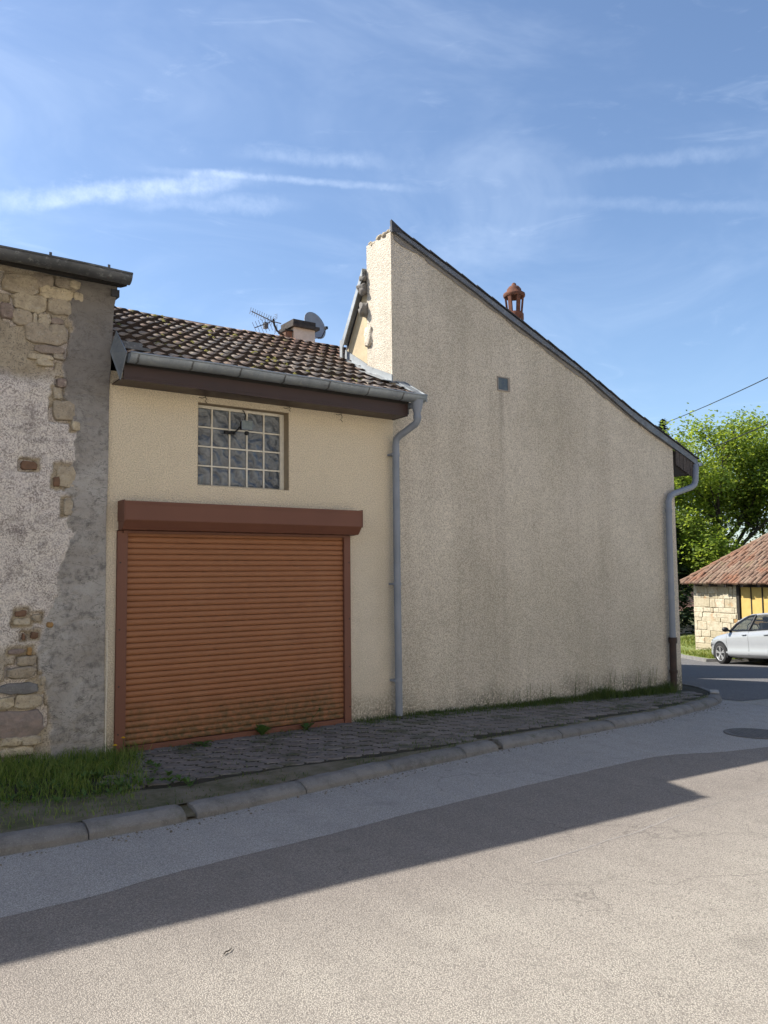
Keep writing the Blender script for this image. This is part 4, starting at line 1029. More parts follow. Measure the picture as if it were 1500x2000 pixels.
for j in range(len(zsw)-1):
    for i in range(nx-1): f.append((j*nx+i, j*nx+i+1, (j+1)*nx+i+1, (j+1)*nx+i))
base_n = len(v)
# right flank and back so the wall has thickness
col_r = [j*nx+nx-1 for j in range(len(zsw))]
for j in col_r: v.append((v[j][0]-.002, .50, v[j][2])); cem.append(1.); bare.append(0.)
for j in range(len(zsw)-1): f.append((col_r[j], base_n+j, base_n+j+1, col_r[j+1]))
wm = MB().add(v, f, True); wme = wm.mesh('wall', False); set_attr(wme, 'cement', cem); set_attr(wme, 'bare', bare)
owall = obj('wall', wme, M_oldwall, old)
def stone_mesh(x0, z0, x1, z1, seed):
    """a rubble stone: chipped quadrilateral outline, flat uneven face, mortar flush around it"""
    rs = random.Random(int(seed*1000)+5); cx, cz, hw_, hh_ = (x0+x1)/2, (z0+z1)/2, (x1-x0)/2, (z1-z0)/2; mn = min(hw_, hh_)
    cor = [(sx_*hw_*rs.uniform(.86, 1.06), sz_*hh_*rs.uniform(.84, 1.08)) for sx_, sz_ in ((-1, -1), (1, -1), (1, 1), (-1, 1))]
    out = []
    for k in range(4):
        a, b = np.array(cor[k]), np.array(cor[(k+1) % 4]); e0, e1 = rs.uniform(.08, .30), rs.uniform(.70, .92)
        for t_ in (e0, .5*(e0+e1)-.12, .5*(e0+e1)+.12, e1):
            p = a+(b-a)*t_; nrm = np.array([(b-a)[1], -(b-a)[0]]); nrm = nrm/np.linalg.norm(nrm)
            out.append(p+nrm*rs.gauss(0, .07)*mn)
    N = len(out); v = []; tx, tz = rs.gauss(0, .05), rs.gauss(0, .07); dpt = rs.uniform(.004, .016)
    rings = ((1.03, .030), (1.0, .004), (.95, -.5*dpt), (.86, -dpt), (.55, -dpt-.003), (.25, -dpt-.003))
    for (s_, y) in rings:
        for p in out:
            X, Z = cx+p[0]*s_, cz+p[1]*s_
            yy = -.042+y
            if y < 0: yy += .010*nz(X, Z, seed, 9.)+.006*nz(X, Z, seed, 24.)+(X-cx)*tx+(Z-cz)*tz
            v.append((X, yy, Z))
    v.append((cx, -.045-dpt+.008*nz(cx, cz, seed, 9.), cz)); f = []
    for r_ in range(len(rings)-1):
        for k in range(N): f.append((r_*N+k, r_*N+(k+1) % N, (r_+1)*N+(k+1) % N, (r_+1)*N+k))
    o = (len(rings)-1)*N; f += [(o+k, o+(k+1) % N, len(v)-1) for k in range(N)]
    return MB().add(v, f, False)
SM = {'b': M_brick, 'o': M_ochre, 'p': M_pinkstone, 'd': M_kerb}
for i, s_ in enumerate(STONES):
    gx, gz = (.004, .003) if s_[1] > 3.3 or s_[1] < .9 else (0, 0)
    stone_mesh(s_[0]-gx, s_[1]-gz, s_[2]+gx, s_[3]+gz, i*1.37).build('stone', SM.get(s_[4] if len(s_) > 4 else '', M_stone), owall)
cbd = MB(); cbd.tube([(.012, -.046, .02), (.010, -.046, .4), (.016, -.046, .75), (.010, -.046, 1.15)], .004, 6); cbd.build('corner_bead', M_mortar, old)
rs_ = random.Random(31)
for zc_, zh_ in ((4.2, .20), (3.98, .17), (3.78, .14), (.62, .18), (.40, .2), (.2, .14)):
    x = -1.6+rs_.uniform(-.2, .1)
    while x > -5.5:
        L = rs_.uniform(.2, .5)
        if rs_.random() < .6: stone_mesh(x-L+.02, zc_, x-.01, zc_+zh_*rs_.uniform(.7, .95), rs_.uniform(60, 200)).build('stone', rs_.choice((M_stone, M_stone, M_stone, M_pinkstone)), owall)
        x -= L
# roof, gutter
ro_ = MB(); BT = math.tan(R(18))
ro_.prism([(-.20, 4.40), (-.02, 4.44), (5.5, 4.44+5.52*BT), (5.5, 4.50+5.52*BT+.06), (-.26, 4.50)], -8, .10, 'x'); oroof = ro_.build('roof', M_soffit, old)
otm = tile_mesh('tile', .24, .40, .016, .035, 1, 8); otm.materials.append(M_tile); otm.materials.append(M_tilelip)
for c in range(26):
    for r_ in range(5):
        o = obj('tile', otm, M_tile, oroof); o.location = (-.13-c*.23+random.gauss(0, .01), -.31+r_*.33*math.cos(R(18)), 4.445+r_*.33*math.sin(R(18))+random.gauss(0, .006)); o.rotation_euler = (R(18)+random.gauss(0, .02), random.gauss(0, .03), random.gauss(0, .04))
og = gutter('gutter', -7.9, .085, -.335, 4.455, .082, M_zinc_old, old, .0, .014)
for xx in (-2.6, -1.9, -1.25, -.643, -.135):
    rb = MB(); v = []; dz = .014*nz(xx, 2, 5, 1.4)
    for side_ in (-.012, .012):
        for k in range(13):
            a = math.pi+math.pi*k/12; v.append((xx+side_, -.335+.0865*math.cos(a), 4.455+dz+.0865*math.sin(a)))
        v.append((xx+side_, -.335-.0865, 4.49+dz))
    rb.add(v, [(k, k+1, 14+k+1, 14+k) for k in range(12)]+[(0, 13, 27, 14)], True).build('gutter_bracket', M_zinc_old, og)
rend = MB(); v = [(.0865, -.335, 4.455)]+[(.0865, -.335+.082*math.cos(math.pi+math.pi*k/14), 4.455+.082*math.sin(math.pi+math.pi*k/14)) for k in range(15)]
rend.add(v, [(0, k+1, k+2) for k in range(14)]).build('gutter_end', m_simple('rusty_end', (.16, .07, .04), (.08, .06, .05), .8, 40), og)
sd = MB()
sd.prism([(-.06, 4.33), (-.06, 4.40), (.4, 4.42), (.4, 4.35)], .0, .075, 'x'); sd.build('wall_head_slate', M_slate, old)
bdy = MB(); bdy.box(-8, .0, -.3, -.02, 5.4, 4.40); bdy.build('rear_wall', M_oldwall, old)

# ------------------------------------------------------------------ grass, weeds
def blades(pts, hmin, hmax, wid, lean=.5, seg2=True):
    """pts: list of (x,y,z,scale). returns MB + rnd"""
    mb = MB(); rnd = []
    for (x, y, z, sc_) in pts:
        h = random.uniform(hmin, hmax)*sc_; a = random.uniform(0, 6.283); l = random.uniform(.1, lean)*h; b = random.uniform(0, 6.283)
        w = wid*random.uniform(.6, 1.2); wx, wy = math.cos(a)*w, math.sin(a)*w; lx, ly = math.cos(b)*l, math.sin(b)*l
        mb.add([(x-wx, y-wy, z), (x+wx, y+wy, z), (x+wx*.7+lx*.35, y+wy*.7+ly*.35, z+h*.6), (x-wx*.7+lx*.35, y-wy*.7+ly*.35, z+h*.6), (x+lx, y+ly, z+h*random.uniform(.8, 1))],
               [(0, 1, 2, 3), (3, 2, 4)], True)
        q = random.random(); rnd += [q*.7, q*.7, q, q, min(1, q+.15)]
    return mb, rnd
def plant_mesh(name, mb, rnd, mat, parent=None):
    me = mb.mesh(name, False); set_attr(me, 'rnd', rnd); return obj(name, me, mat, parent)
pts = []
for k in range(17000):
    x = random.uniform(-3.2, .42); y = random.uniform(-2.0, -.05)
    right = .05+.30*sstep(-.6, 0, y)-.25*sstep(-.9, -1.6, y)
    dens = sstep(right+.12, right-.12, x+.12*nz(x, y, 3, 3.))*(.25+.75*sstep(-1.75, -1.2, y+.3*nz(x, y, 1, 2.)))
    if math.hypot((x+.25)/.28, (y+1.0)/.14) < 1: dens *= .25
    if random.random() > dens: continue
    sc_ = .55+.65*sstep(-1.7, -.6, y)+.35*nz(x, y, 8, 2.5)
    pts.append((x, y, zpave(x, y)-.006, max(.3, sc_)))
mb, rn = blades(pts, .05, .13, .0032, .9)
go = plant_mesh('grass', mb, rn, M_grass); tag(go, 'long green grass on the verge below the old stone wall', 'grass', kind='stuff')
mb = MB(); rn = []
for k in range(260):
    x = random.uniform(-1.6, .25); y = random.uniform(-1.6, -.08)
    if nz(x, y, 12, 2.2) < -.05: continue
    z = zpave(x, y)+.01; n = random.randint(4, 8); sz = random.uniform(.025, .06)
    for q in range(n):
        a = 6.283*q/n+random.uniform(-.3, .3); e = random.uniform(.15, .9); d = Vector((math.cos(a)*math.cos(e), math.sin(a)*math.cos(e), math.sin(e)))*sz; sd_ = Vector((-math.sin(a), math.cos(a), 0))*sz*.26; c = Vector((x, y, z+random.uniform(0, .03)))
        mb.add([c, c+d*.55+sd_, c+d, c+d*.55-sd_], [(0, 1, 2, 3)]); rn += [random.random()]*4
tag(plant_mesh('clover_weeds', mb, rn, M_dand), 'broad leaved weeds mixed into the verge grass', 'weeds', kind='stuff')
pts = []
for k in range(5200):       # low moss and seedlings along the joints and the kerb back
    x = random.uniform(-.6, 8.7); t = random.random()
    if t < .38: y = yk(x)+.17+random.random()**2*.42
    elif t < .72: y = -.03-random.random()**2*.30
    else: y = random.uniform(-1.3, -.05)
    if y > -.02 or y < yk(x)+.165: continue
    if nz(x, y, 5, 1.8)+random.uniform(-.3, .3) < .02: continue
    pts.append((x, y, zpave(x, y)+.002, 1))
mb, rn = blades(pts, .012, .045, .0030, 1.)
tag(plant_mesh('moss_growth', mb, rn, M_weed), 'low moss and seedlings growing between the grey pavers', 'moss', kind='stuff')
pts = []
for k in range(9000):       # weeds at the foot of the gable wall
    x = random.uniform(2.75, 8.45); y = -.012-abs(random.gauss(0, .11))
    d_ = .35+.65*sstep(4.2, 6.6, x)+.55*nz(x, 0, 3, 1.7)
    if x < 3.35: d_ = .35
    if random.random() > d_: continue
    if y < -.45: continue
    pts.append((x, y, zpave(x, y)-.004, .55+.9*sstep(5.2, 7.0, x)*max(.2, .6+nz(x, 1, 2, 2.2))))
mb, rn = blades(pts, .04, .15, .0032, .8)
tag(plant_mesh('wall_weeds', mb, rn, M_weed), 'dark green weeds along the foot of the gable wall', 'weeds', kind='stuff')
# tall seeding stems
mb = MB(); rn = []
for k in range(46):
    x = random.uniform(4.6, 8.2); 
    if nz(x, 0, 3, 1.7) < -.25: continue
    y = -.03-random.random()*.10; z = zpave(x, y); h = random.uniform(.16, .42)*(.5+.5*sstep(4.5, 6.8, x)); lx, ly = random.gauss(0, .04), random.gauss(-.02, .03)
    n0 = len(mb.v); mb.tube([(x, y, z), (x+lx*.4, y+ly*.4, z+h*.5), (x+lx, y+ly, z+h)], [.0028, .0022, .0014], 4, False)
    for q in range(16):
        t = random.uniform(.35, 1); c = Vector((x+lx*t, y+ly*t, z+h*t)); a = random.uniform(0, 6.28); s_ = random.uniform(.012, .03)*(1.3-t)
        d1 = Vector((math.cos(a), math.sin(a), random.uniform(.1, .7)))*s_; sd_ = Vector((-math.sin(a), math.cos(a), 0))*s_*.25
        mb.add([c, c+d1*.5+sd_, c+d1, c+d1*.5-sd_], [(0, 1, 2, 3)])
    rn += [random.random()]*(len(mb.v)-n0)
tag(plant_mesh('seeding_stems', mb, rn, M_weed), 'thin upright seeding stems against the gable wall', 'weeds', kind='stuff')
def dandelion(x, y, n, size, label, up=.55):
    t = thing('dandelion_plant', label, 'plant', (x, y, zpave(x, y)), 'dandelion plants in front of the shutter'); z = zpave(x, y)
    mb = MB(); rn = []
    for k in range(n):
        a = 2*math.pi*k/n+random.uniform(-.3, .3); L = size*random.uniform(.7, 1.15); el_ = random.uniform(up-.2, up+.35)
        d = Vector((math.cos(a)*math.cos(el_), math.sin(a)*math.cos(el_), math.sin(el_))); sd_ = Vector((-math.sin(a), math.cos(a), 0))
        prof_ = [(0, .006), (.2, .016), (.3, .010), (.45, .030), (.55, .018), (.7, .036), (.8, .024), (.92, .020), (1, .001)]
        v = []
        for (tt, w) in prof_:
            c = Vector((x, y, z))+d*L*tt+Vector((0, 0, -.35*L*tt*tt)); w_ = w*size/.16
            v += [c-sd_*w_, c+Vector((0, 0, -.002)), c+sd_*w_]
        f = []
        for i in range(len(prof_)-1):
            for q in (0, 1): f.append((3*i+q, 3*i+q+1, 3*i+q+4, 3*i+q+3))
        mb.add(v, f, True); rn += [random.random()]*len(v)
    plant_mesh('leaf', mb, rn, M_dand, t); return t
dandelion(.93, -.13, 8, .15, 'broad leaved weed with spread leaves at the left foot of the shutter', .45)
dandelion(1.60, -.07, 12, .19, 'bushy upright weed at the middle foot of the shutter', .95)
d_ = dandelion(2.12, -.07, 8, .15, 'thin weed with a bud stalk near the right guide rail', .8)
st_ = MB(); zq = zpave(2.15, -.08); st_.tube([(2.13, -.08, zq), (2.19, -.085, zq+.12), (2.27, -.09, zq+.20)], .0035, 5); st_.tube([(2.27, -.09, zq+.20), (2.28, -.09, zq+.215)], .009, 6); st_.build('bud_stalk', M_weed, d_)
for i, (x, y, h, lab) in enumerate(((.135, -.16, .17, 'yellow dandelion flower nearest the left guide rail'), (-.06, -.55, .19, 'lower yellow dandelion flower in the verge grass'))):
    t = thing('dandelion_flower', lab, 'flower', (x, y, zpave(x, y)), 'yellow dandelion flowers'); z = zpave(x, y)
    s_ = MB(); s_.tube([(x, y, z), (x+.01, y, z+h*.5), (x, y-.01, z+h)], .003, 6); s_.build('stalk', M_dand, t)
    hh = MB()
    for ring, (rr2, zz2, nn) in enumerate(((.021, .004, 16), (.015, .009, 12), (.008, .012, 8))):
        for k in range(nn):
            a = 2*math.pi*(k+.5*ring)/nn; c = Vector((x, y-.01, z+h)); e = c+Vector((math.cos(a)*rr2, math.sin(a)*rr2, zz2)); sd_ = Vector((-math.sin(a), math.cos(a), 0))*.003
            hh.add([c-sd_*.5, c+sd_*.5, e+sd_, e-sd_], [(0, 1, 2, 3)])
    hh.build('petals', M_yellow, t)
# bits of grit along the gutter line, twig on the road
gr = MB()
for k in range(420):
    x = random.uniform(-1.4, 8.6); y = yk(x)-abs(random.gauss(.02, .07))
    if nz(x, y, 2, 2.)+random.uniform(-.4, .4) < 0: continue
    s_ = random.uniform(.003, .010); z = G(x, y)+.004
    gr.add([(x-s_, y-s_*.7, z), (x+s_*.9, y-s_, z), (x+s_, y+s_*.8, z), (x-s_*.8, y+s_, z), (x+s_*.1, y, z+s_*1.0)], [(0, 1, 4), (1, 2, 4), (2, 3, 4), (3, 0, 4)])
tag(gr.build('gutter_grit', m_simple('grit', (.20, .17, .13), (.09, .075, .055), .95, 30)), 'loose grit and soil lying along the kerb', 'grit', kind='stuff')
tw = MB(); zt = G(-.6, -4.15)+.010; tw.tube([(-.69, -4.205, zt), (-.672, -4.19, zt+.002), (-.655, -4.188, zt+.001), (-.63, -4.165, zt)], [.002, .0032, .0026, .0015], 6)
tag(tw.build('twig', M_bark), 'small dark twig lying on the sunlit road', 'twig')

# ------------------------------------------------------------------ far verge, shed
VB = [(30, 17), (26, 13), (23.1, 9.75), (21.45, 7.75), (22.3, 6.6), (21.2, 3.2), (19.9, -.5), (18.5, -5)]
def ZV(x, y): return -1.02 - .01*(y-7) 
vg = MB(); v = []; f = []
for i, (x, y) in enumerate(VB):
    for k, dd in enumerate((0, .5, 2, 6, 14, 40)): v.append((x+dd, y-dd*.25, (G(x, y)+.09) if k == 0 else (ZV(x, y) if k > 1 else (G(x, y)+.09+ZV(x, y))/2)))
for i in range(len(VB)-1):
    for k in range(5): f.append((i*6+k, i*6+k+1, (i+1)*6+k+1, (i+1)*6+k))
struct(vg.add(v, f, True).build('verge', m_simple('verge_turf', (.10, .14, .035), (.17, .18, .06), .95, 3, .6, 30)))
fk = MB(); v = []
for i, (x, y) in enumerate(VB): v += [(x-.14, y, G(x, y)-.03), (x-.13, y, G(x, y)+.10), (x+.01, y, G(x, y)+.105), (x+.01, y, G(x, y)-.03)]
f = [(4*i+k, 4*i+k+1, 4*i+k+5, 4*i+k+4) for i in range(len(VB)-1) for k in range(3)]
struct(fk.add(v, f).build('far_kerb', M_kerb))
pts = []
for k in range(5200):
    t = random.random(); x = random.uniform(21.5, 27.5); yb = float(np.interp(x, [21.45, 23.1, 26, 30], [7.75, 9.75, 13, 17])); y = yb-random.random()**1.2*2.6
    dd = (yb-y)*.85
    z = (G(x, yb)+.09)*(1-sstep(0, 2, dd))+ZV(x, y)*sstep(0, 2, dd)
    pts.append((x+.1, y, z, 1))
mb, rn = blades(pts, .08, .22, .018, .9); tag(plant_mesh('verge_grass', mb, rn, M_fgrass), 'sunlit flowering grass below the stone shed', 'grass', kind='stuff')

shed = thing('stone_shed', 'low limestone shed with clay tile roof and yellow boards', 'shed', (24.3, 8, -1.1))
SA = R(76); sdv = Vector((-math.cos(SA), -math.sin(SA), 0)); snv = Vector((-math.sin(SA), math.cos(SA), 0))    # along wall (towards us), outward normal
S0 = Vector((24.05, 9.95, -1.10)); EH = 2.30
def SP_(u, h, o=0.): return S0+sdv*u+Vector((0, 0, h))+snv*o
def sbox(mb, u0, u1, h0, h1, o0, o1):
    p = [SP_(u, h, o) for h in (h0, h1) for (u, o) in ((u0, o0), (u1, o0), (u1, o1), (u0, o1))]
    mb.add(p, [(0, 3, 2, 1), (4, 5, 6, 7), (0, 1, 5, 4), (1, 2, 6, 5), (2, 3, 7, 6), (3, 0, 4, 7)]); return mb
swm = MB(); sbox(swm, 0, 2.05, -.3, EH, -4, 0); sbox(swm, 2.05, 9, -.3, 1.08, -4, 0); sbox(swm, 2.05, 9, 1.08, EH, -4, -.12); swall = swm.build('wall', M_limemortar, shed)
hq = 0; rowi = 0
while hq < EH-.12:
    hh_ = random.choice((.14, .18, .24, .31)); u = 0.01
    while u < (2.03 if hq > 1.0 else 6.0):
        L = random.choice((.16, .24, .34, .48, .7))*random.uniform(.85, 1.15); L = min(L, (2.04 if hq > 1.0 else 6.0)-u)
        if L > .08:
            sq = MB(); sbox(sq, u+.006, u+L-.006, hq+.006+random.uniform(-.012, .018), min(EH-.02, hq+hh_-.006+random.uniform(-.02, .014)), -.05, random.uniform(.010, .035))
            sq.build('stone', random.choice((M_limestone, M_limestone, M_limestone, M_limestone, M_ochre)) if rowi in (4,) and u > .8 else M_limestone, swall, .012)
        u += L
    hq += hh_; rowi += 1
fr_ = MB(); sbox(fr_, 2.05, 2.16, 1.08, EH-.05, -.10, .02); sbox(fr_, 2.17, 8.9, 1.081, 1.13, -.10, .015); sbox(fr_, 2.17, 8.9, EH-.10, EH-.01, -.10, .016); fr_.build('board_frame', M_soffit, shed)
for k in range(9):
    p = MB(); u0_ = 2.20+k*.47; sbox(p, u0_, u0_+.43, 1.14, EH-.11, -.09, -.03+.008*(k % 2)); p.build('board', M_yelpanel, shed)
    hg = MB(); sbox(hg, u0_+.43, u0_+.47, 1.132, EH-.105, -.09, -.005); hg.build('batten', M_soffit, shed)
for k in range(12):
    rf_ = MB(); sbox(rf_, .35+k*.72, .45+k*.72, EH-.09, EH+.02, -.2, .30); rf_.build('rafter', M_oldwood, shed)
# roof: hipped left end; tile rows
eave_o = .36; pitchr = R(31.5)
def RP(u, sdist, o=0.): return SP_(u, EH+.02+sdist*math.sin(pitchr)+o*math.cos(pitchr), eave_o-sdist*math.cos(pitchr)+o*math.sin(pitchr))
rm = MB(); SLEN = 5.2
rm.add([RP(-.22, 0), RP(9.2, 0), RP(9.2, SLEN), RP(2.2, SLEN)], [(0, 1, 2, 3)])
hipback = SP_(-.25, EH+.02, -8.2); rm.add([RP(-.22, 0), RP(2.2, SLEN), SP_(2.2, EH+.02, -8.2), hipback], [(0, 1, 2, 3)])
rm.add([RP(9.2, 0), RP(9.2, SLEN), SP_(9.2, EH+.02, -8.2)], [(0, 1, 2)]); rm.add([RP(2.2, SLEN), RP(9.2, SLEN), SP_(9.2, EH+.02, -8.2), SP_(2.2, EH+.02, -8.2)], [(0, 1, 2, 3)])
sroof = rm.build('roof', M_shedtile, shed); 
ctm = MB(); N = 6; v = []
for (sd2, r2) in ((0, .085), (.40, .070)):
    for k in range(N+1): a = math.pi*k/N; v.append((r2*math.cos(a), sd2, r2*math.sin(a)*.75))
ctm.add(v, [(k, k+1, N+1+k+1, N+1+k) for k in range(N)], True); ctm.add(v[:N+1], [tuple(range(N+1))]); ctme = ctm.mesh('tile'); ctme.materials.append(M_shedtile)
up_s = (RP(0, 1)-RP(0, 0)).normalized(); nrm_s = sdv.cross(up_s)*-1
if nrm_s.z < 0: nrm_s = -nrm_s
Rm = Matrix((sdv, up_s, sdv.cross(up_s))).transposed()
if Rm.col[2].z < 0: Rm = Matrix((-sdv, up_s, (-sdv).cross(up_s))).transposed()
RQ = Rm.to_quaternion(); far_t = MB(); cnt = 0
cand = []
for r_ in range(15):
    for c in range(46):
        u = -.15+c*.185+(.0 if r_ % 2 else .03); sd2 = -.06+r_*.345
        if u < -.2+2.35*(sd2/SLEN): continue
        cand.append((u, sd2))
cand.sort(key=lambda p: p[0])
tv = [v_.co.copy() for v_ in ctme.vertices]; tf = [tuple(p.vertices) for p in ctme.polygons]
for (u, sd2) in cand:
    loc = RP(u+random.gauss(0, .012), sd2+random.gauss(0, .02), .012+random.gauss(0, .008))
    q = RQ @ Matrix.Rotation(random.gauss(0, .05), 3, 'Z').to_quaternion() @ Matrix.Rotation(random.gauss(.03, .02), 3, 'X').to_quaternion()
    if cnt < 290:
        o = obj('tile', ctme, M_shedtile, sroof); o.location = loc; o.rotation_mode = 'QUATERNION'; o.rotation_quaternion = q; cnt += 1
    else:
        m_ = Matrix.Translation(loc) @ q.to_matrix().to_4x4(); far_t.add([tuple(m_ @ c_) for c_ in tv], tf, True)
if far_t.v: ft = far_t.build('far_tiles', M_shedtile, sroof, fix=False); ft['kind'] = 'stuff'
# hip tiles
for k in range(14):
    p0_, p1_ = RP(-.22, 0), RP(2.2, SLEN); a = p0_.lerp(p1_, k/14); b = p0_.lerp(p1_, (k+1.15)/14); ht = MB(); ht.tube([a+Vector((0, 0, .03)), b+Vector((0, 0, .015))], [.10, .085], 8); ht.build('hip_tile', M_shedtile, sroof)

# ------------------------------------------------------------------ car
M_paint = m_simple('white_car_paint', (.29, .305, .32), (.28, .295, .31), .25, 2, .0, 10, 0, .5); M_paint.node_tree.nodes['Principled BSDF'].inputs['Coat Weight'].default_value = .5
M_tyre = m_simple('tyre_rubber', (.018, .018, .019), (.03, .029, .028), .85, 20)
M_alloy = m_simple('alloy_rim', (.45, .45, .45), (.38, .38, .37), .35, 8, .0, 10, .6, .5)
def m_carglass():
    t = NT('car_glass'); t.done((.02, .025, .03), .05, None, 0, .5)
    tp = t.n.new('ShaderNodeBsdfTransparent'); tp.inputs[0].default_value = (.75, .8, .8, 1); mx = t.n.new('ShaderNodeMixShader'); mx.inputs[0].default_value = .62
    t.l.new(t.b.outputs[0], mx.inputs[1]); t.l.new(tp.outputs[0], mx.inputs[2]); t.l.new(mx.outputs[0], t.n['Material Output'].inputs[0]); return t.m
M_carglass = m_carglass()
car = thing('parked_car', 'white hatchback parked at the kerb in front of the stone shed', 'car')
ST = [0, .06, .16, .35, .6, .85, 1.1, 1.35, 1.7, 2.2, 2.7, 3.2, 3.6, 3.9, 4.1, 4.22, 4.28]
HWD = [.50, .66, .75, .80, .855, .88, .89, .893, .897, .90, .90, .895, .885, .86, .82, .74, .60]
ZT = [.60, .68, .735, .79, .845, .885, .92, .955, .97, .985, 1.0, 1.015, 1.03, 1.03, .99, .90, .80]
ZBt = [.28, .22, .20, .19, .19, .19, .19, .19, .19, .19, .19, .19, .19, .20, .22, .26, .32]
bodym = MB(); v = []; ring_n = 0
for s_, w, zt_, zb_ in zip(ST, HWD, ZT, ZBt):
    sh = zt_-.10
    half = [(0, zb_), (w*.80, zb_), (w*.97, zb_+.07), (w*1.0, .36), (w*.975, .42), (w*.985, .60), (w*1.0, sh-.10), (w*.985, sh), (w*.93, zt_-.015), (w*.70, zt_+.015), (w*.35, zt_+.03), (0, zt_+.035)]
    ring = half+[(-a, b) for a, b in half[-2:0:-1]]; ring_n = len(ring)
    v += [(-s_, a, b) for a, b in ring]
f = [(i*ring_n+k, i*ring_n+(k+1) % ring_n, (i+1)*ring_n+(k+1) % ring_n, (i+1)*ring_n+k) for i in range(len(ST)-1) for k in range(ring_n)]
f += [tuple(range(ring_n)), tuple((len(ST)-1)*ring_n+k for k in range(ring_n-1, -1, -1))]
parts = []
def cpart(mb, name, mat, parent=None, bevel=0, fix=True):
    o = obj(name, mb.mesh(name, fix), mat, None, bevel); o.parent = parent or car; return o
cbody = cpart(bodym.add(v, f, True), 'body', M_paint)
